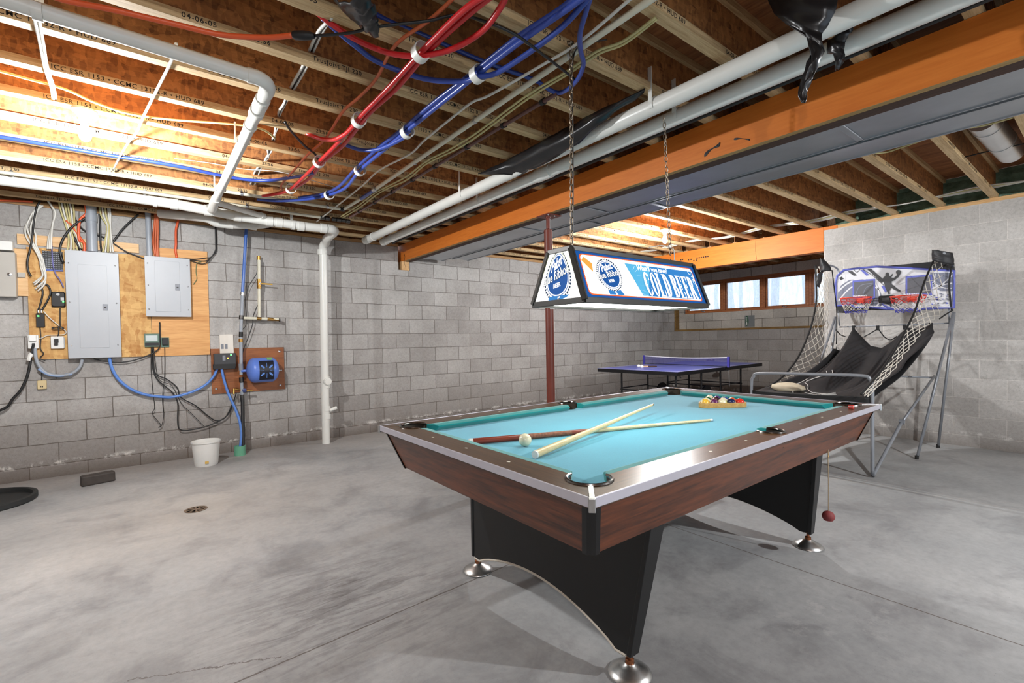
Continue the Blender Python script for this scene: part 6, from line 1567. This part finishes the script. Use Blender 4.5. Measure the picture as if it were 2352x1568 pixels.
# hoops
M_rim_o = plain('orange_red_rim', (222, 70, 46), .4, 0, .05)
M_nr = plain('net_red', (206, 48, 44), .7, 0, 0); M_nb = plain('net_blue', (62, 62, 170), .7, 0, 0)
def hoop(uc, vc, label_):
    c = at(uc, vc, 'x', BBX-.19); R_ = .145; m = MB()
    cir = lambda r, z, n=28: [c+V((r*cos(2*pi*k/n), r*sin(2*pi*k/n), z)) for k in range(n)]
    h = b4(m.tube(cir(R_, 0), .0065, 10, closed=True), 'hoop_rim', M_rim_o, smooth='all')
    k = MB()
    k.tube(cir(R_*.96, -.03), .0022, 8, closed=True)
    for q in range(9): w = 2*pi*q/9; k.tube([c+V((R_*cos(w), R_*sin(w), 0)), c+V((R_*.96*cos(w), R_*.96*sin(w), -.03))], .004, 6)
    k.build('rim_hooks', M_rim_o, h, smooth='all')
    MB().box(c.x+R_-.01, BBX-.002, c.y-.035, c.y+.035, c.z-.05, c.z+.004).build('rim_bracket', M_rim_o, h, bevel=.004)
    v_, f_ = text_geo('WARNING', .028, .001)
    MB().add([V((c.x+R_*.95-.012, c.y+.065-p[0]*.95, c.z+.016+p[1])) for p in v_], f_).build('rim_lettering', M_line, h)
    rad = [R_*.96, R_*.88, R_*.80, R_*.72, R_*.66]; zs = [-.03, -.07, -.105, -.14, -.17]; N = 11
    for lvl, mt in enumerate((M_nr, M_cord, M_cord, M_nb)):
        m = MB()
        for q in range(N):
            for s in (-.5, .5):
                w0 = 2*pi*(q+.5*(lvl % 2))/N; w1 = w0+2*pi*s/N
                m.tube([c+V((rad[lvl]*cos(w0), rad[lvl]*sin(w0), zs[lvl])), c+V((rad[lvl+1]*cos(w1), rad[lvl+1]*sin(w1), zs[lvl+1]))], .0026, 5)
        m.build('hoop_net', mt, h)
    return h
hoop(1966, 684, ''); hoop(2085, 680, '')
# hoods and net arms at the top corners
def hood(uvL, uvR, x, th, name='corner_hood'):
    A = [at(u, v, 'x', x) for u, v in uvL]; Bq = [at(u, v, 'x', x) for u, v in uvR]
    A, Bq = resample(A, 10), resample(Bq, 10)
    b4(MB().sheet(A, Bq, 6, lambda s, t: V((-.05*sin(pi*t)+.02*noise.noise(V((s*4, t*4, x))), 0, .01*noise.noise(V((s*5, t*5, 2)))))), name, M_fab, smooth='all', solid=.004)
hood([(2141, 574), (2140, 590), (2142, 598)], [(2188, 580), (2192, 600), (2190, 610)], 6.25, 0)
b4(MB().tube([bp_(2190, 612, .0), at(2168, 580, 'x', 6.2)], .010, 8), 'net_arm', M_tube, smooth='all')
hood([(1885, 592), (1884, 610), (1886, 625)], [(1893, 596), (1908, 612), (1910, 622)], 6.15, 0)
hood([(1876, 640), (1874, 648), (1880, 656)], [(1890, 620), (1888, 640), (1882, 660)], 6.10, 0, 'hood_flap')
b4(MB().tube(smooth_path([at(1892, 608, 'x', 6.2), at(1910, 610, 'x', 6.35), at(1924, 618, 'x', 6.45), at(1927, 634, 'x', 6.45)], 5), .010, 10), 'net_arm', M_tube, smooth='all')
def strap(pts, r=.009, name='edge_strap', mat=None):
    """pts: (u, v, y) with y the depth plane of that side"""
    P = smooth_path([at(u, v, 'y', y) for u, v, y in pts], 6); b4(MB().tube(P, r, 8), name, mat or M_strap, smooth='all'); return P
LY = 2.27
# left net: front edge strap, rear edge
Lf = [(1890, 612), (1880, 660), (1868, 730), (1852, 780), (1830, 825), (1800, 862), (1770, 885), (1742, 898)]
Lr = [(1911, 622), (1922, 680), (1926, 760), (1918, 800), (1897, 845), (1870, 872), (1846, 890), (1818, 904)]
def on_side(uvs, ya, yb):
    n = len(uvs); out = []
    for i, (u, v) in enumerate(uvs):
        y = ya+(yb-ya)*i/(n-1); out.append(at(u, v, 'y', y))
    return out
PLf = resample(smooth_path([p for p in on_side(Lf, 2.33, 2.28)], 5), 34); PLr = resample(smooth_path([p for p in on_side(Lr, 2.18, 2.22)], 5), 34)
def clampx(P, hi=6.7): return [V((min(p.x, hi), p.y, p.z)) for p in P]
PLf, PLr = clampx(PLf, 6.6), clampx(PLr, 6.6)
b4(MB().tube(PLf, .011, 8), 'edge_strap', M_strap, smooth='all')
Rf = [(2146, 594), (2122, 650), (2102, 712), (2078, 762), (2055, 805), (2025, 850), (2000, 880), (1978, 905)]
Rr = [(2188, 604), (2186, 660), (2180, 705), (2140, 740), (2096, 790), (2060, 840), (2020, 885), (1992, 912)]
PRf = clampx(resample(smooth_path(on_side(Rf, 1.16, 1.29), 5), 34), 6.5); PRr = clampx(resample(smooth_path(on_side(Rr, 1.07, 1.27), 5), 34), 6.62)
b4(MB().tube(PRf, .009, 8), 'edge_strap', M_strap, smooth='all')
b4(MB().tube(smooth_path([at(1911, 620, 'x', 6.2), at(1917, 670, 'x', 6.3), at(1922, 720, 'x', 6.42), at(1921, 790, 'x', 6.4)], 5), .006, 8), 'edge_strap', M_strap, smooth='all')
b4(MB().tube(smooth_path([at(2186, 612, 'x', 6.4), at(2180, 650, 'x', 6.42), at(2184, 700, 'x', 6.45), at(2187, 712, 'x', 6.45)], 5), .008, 8), 'edge_strap', M_strap, smooth='all')
b4(MB().tube(smooth_path([at(2189, 712, 'x', 6.45), at(2172, 722, 'x', 6.4), at(2158, 732, 'x', 6.35)], 5), .007, 8), 'edge_strap', M_strap, smooth='all')
def netpatch(A, Bq, nt_, label):
    m = MB(); N = len(A)
    S = lambda i, j: A[i].lerp(Bq[i], j/nt_)+V((0, .012*noise.noise(V((i*.7, j*1.1, 0))), .006*noise.noise(V((i*.9, j, 4)))))
    for i in range(0, N-1):
        for j in range(nt_+1):
            for s in (-1, 1):
                if (i+j) % 2 == 0 and 0 <= j+s <= nt_: m.tube([S(i, j), S(i+1, j+s)], .0032, 5, cap=False)
                if (i+j) % 2 == 1 and 0 <= j+s <= nt_ and False: pass
    return m.build('side_net', M_cord, bg, smooth='all')
netpatch(PLf, PLr, 8, 'l'); netpatch(PRf, PRr, 6, 'r')
# ramp: black nylon sheet with sagging rear edge, printed lines and a ball return lip
rear = [(1915, 800, 6.2), (1932, 806, 6.3), (1945, 780, 6.4), (1960, 752, 6.47), (1978, 772, 6.4), (2000, 794, 6.32), (2025, 799, 6.3), (2048, 785, 6.36), (2070, 764, 6.42), (2084, 752, 6.45), (2110, 758, 6.45), (2138, 745, 6.47), (2146, 762, 6.4)]
frontp = [(1727, 899), (1760, 902), (1795, 905), (1830, 907), (1865, 909), (1900, 911), (1930, 912), (1950, 913), (1965, 914), (1975, 914), (1985, 915), (1993, 916), (2001, 916)]
RA = resample([at(u, v, 'x', x) for u, v, x in rear], 44); FA = resample([at(u, v, 'x', FXx+.02) for u, v in frontp], 44)
def sag(s, t): return V((-.03*sin(pi*t)*sin(38*s+2*sin(9*s))*(1-t)**.7, 0, -.16*sin(pi*t**.75)*(.6+.5*sin(pi*s))+.03*noise.noise(V((s*7, t*2.5, 0)))*(1-abs(2*t-1))+.018*sin(pi*t)*sin(38*s+2*sin(9*s))*(1-t)))
m = MB().sheet(resample([at(u, v, 'x', x) for u, v, x in rear], 110), resample([at(u, v, 'x', FXx+.02) for u, v in frontp], 110), 22, sag)
b4(m, 'ramp_fabric', M_fab, smooth='all', solid=.003)
A = resample([at(u, v, 'x', FXx+.0) for u, v in frontp], 20); b4(MB().sheet([p+V((-.004, 0, .014)) for p in A], [p+V((-.004, 0, -.05)) for p in A], 3), 'front_lip', M_strap, smooth='all', solid=.006)
# left side wall of the ramp
Ls = resample(on_side([(1921, 795), (1908, 820), (1890, 850), (1868, 872), (1840, 892), (1818, 903)], 2.2, 2.24), 16); Lb = resample([at(u, v, 'x', x) for u, v, x in ((1925, 880, 6.2), (1915, 890, 6.0), (1900, 897, 5.7), (1880, 903, 5.4), (1850, 907, 5.1), (1820, 909, 4.9))], 16)
b4(MB().sheet(Ls, Lb, 8, lambda s, t: V((.02*sin(9*t+3*s), .03*noise.noise(V((s*5, t*5, 1))), 0))), 'side_wall', M_fab, smooth='all', solid=.003)
Rs = resample(on_side([(2146, 764), (2110, 800), (2070, 845), (2040, 870), (2010, 895)], 1.12, 1.27), 16); Rb = resample([at(u, v, 'x', x) for u, v, x in ((2085, 800, 6.2), (2060, 830, 5.9), (2030, 860, 5.5), (2000, 888, 5.1), (1985, 912, 4.86))], 16)
b4(MB().sheet(Rs, Rb, 4, lambda s, t: V((0, .02*noise.noise(V((s*5, t*5, 6))), 0))), 'side_wall', M_fab, smooth='all', solid=.003)
for pts in ([(1920, 757), (1930, 768), (1942, 773)], [(1985, 773), (2000, 765), (2016, 755)], [(2018, 756), (2032, 774), (2046, 780), (2060, 772)]):
    b4(MB().tube(smooth_path([at(u, v, 'x', 6.46) for u, v in pts], 6), .006, 6), 'ramp_strap', M_strap, smooth='all')
for u, v in ((1960, 750), (2016, 750), (2078, 748), (2138, 744)):
    c = at(u, v+3, 'x', 6.492); b4(MB().rbox(c, .014, .03, .055, .004, 'x'), 'ramp_loop', M_strap)
# white print on the ramp
def rp_(s, t): # point on the ramp sheet
    i = min(int(s*43), 42); f = s*43-i; a = RA[i].lerp(RA[i+1], f); b = FA[i].lerp(FA[i+1], f)
    return a.lerp(b, t)+sag(s, t)+V((-.004, 0, .008))
M_wp = plain('white_ramp_print', (206, 204, 200), .6, 0, .03)
for pts, r in (([(.50, .30), (.46, .38), (.42, .43), (.36, .5), (.30, .6), (.27, .68)], .006), ([(.27, .70), (.34, .74), (.40, .82), (.48, .88), (.58, .9), (.66, .87)], .005), ([(.18, .55), (.20, .66), (.22, .76), (.28, .86), (.36, .96)], .005), ([(.36, .42), (.40, .46)], .004), ([(.32, .46), (.37, .50)], .004), ([(.60, .96), (.70, .93)], .005), ([(.62, .985), (.72, .955)], .004)):
    P = smooth_path([rp_(s, t) for s, t in pts], 6); b4(MB().tube(P, r*.7, 5), 'ramp_print', M_wp)
m = MB()
for k in range(9):
    s = .44+.02*k; t_ = .935+.018*sin(pi*k/8); m.add([rp_(s, t_), rp_(s+.014, t_), rp_(s+.016, t_-.022), rp_(s+.002, t_-.022)], [(0, 1, 2, 3)])
m.add([rp_(.49+.055*cos(2*pi*k/16)+.045, .865+.02*sin(2*pi*k/16)) for k in range(16)], [list(range(16))]); b4(m, 'ramp_emblem', M_wp)
# deflated pale ball lying in the tray
c = at(1810, 888, 'x', 5.05)
o = MB().lathe(c+V((0, 0, -.055)), [(1e-4, 0), (.07, .008), (.105, .035), (.10, .06), (.06, .082), (1e-4, .09)], 20)
for p in o.v:
    q = noise.noise(p*9)*.02; p.z += q
    p.y = c.y+(p.y-c.y)*1.5
one('deflated_ball', o, plain('dirty_cream_ball', (196, 184, 160), .7, 0, .15, 8), 'deflated cream ball slumped in the left tray of the basketball game', 'ball', smooth='all')
# soft shadow at the right wall edge, cast from out of view, is left out
# ================================================================== daylight, camera, view
w = bpy.data.worlds.new('daylight'); SC.world = w; w.use_nodes = True
nt = w.node_tree; bgk = nt.nodes['Background']
bgk.inputs['Color'].default_value = (.74, .86, 1.0, 1); bgk.inputs['Strength'].default_value = 1.15
cam = bpy.data.cameras.new('camera'); co = bpy.data.objects.new('camera', cam); COL.objects.link(co)
cam.sensor_width = 36; cam.sensor_fit = 'HORIZONTAL'; cam.lens = F_PX/2352*36
cam.shift_y = PPY/2352
cam.clip_start = .02
co.matrix_world = Matrix(((RIGHT.x, UP.x, -FWD.x, EYE.x), (RIGHT.y, UP.y, -FWD.y, EYE.y), (RIGHT.z, UP.z, -FWD.z, EYE.z), (0, 0, 0, 1)))
SC.camera = co
vs_ = SC.view_settings; vs_.view_transform = 'Standard'; vs_.look = 'None'; vs_.gamma = 1; vs_.use_curve_mapping = False; vs_.exposure = EXPOSURE
cy = SC.cycles
cy.use_denoising = True
cy.max_bounces = 8; cy.diffuse_bounces = 4; cy.glossy_bounces = 3; cy.transparent_max_bounces = 12; cy.transmission_bounces = 4
cy.caustics_reflective = False; cy.caustics_refractive = False
cy.sample_clamp_indirect = 6.0
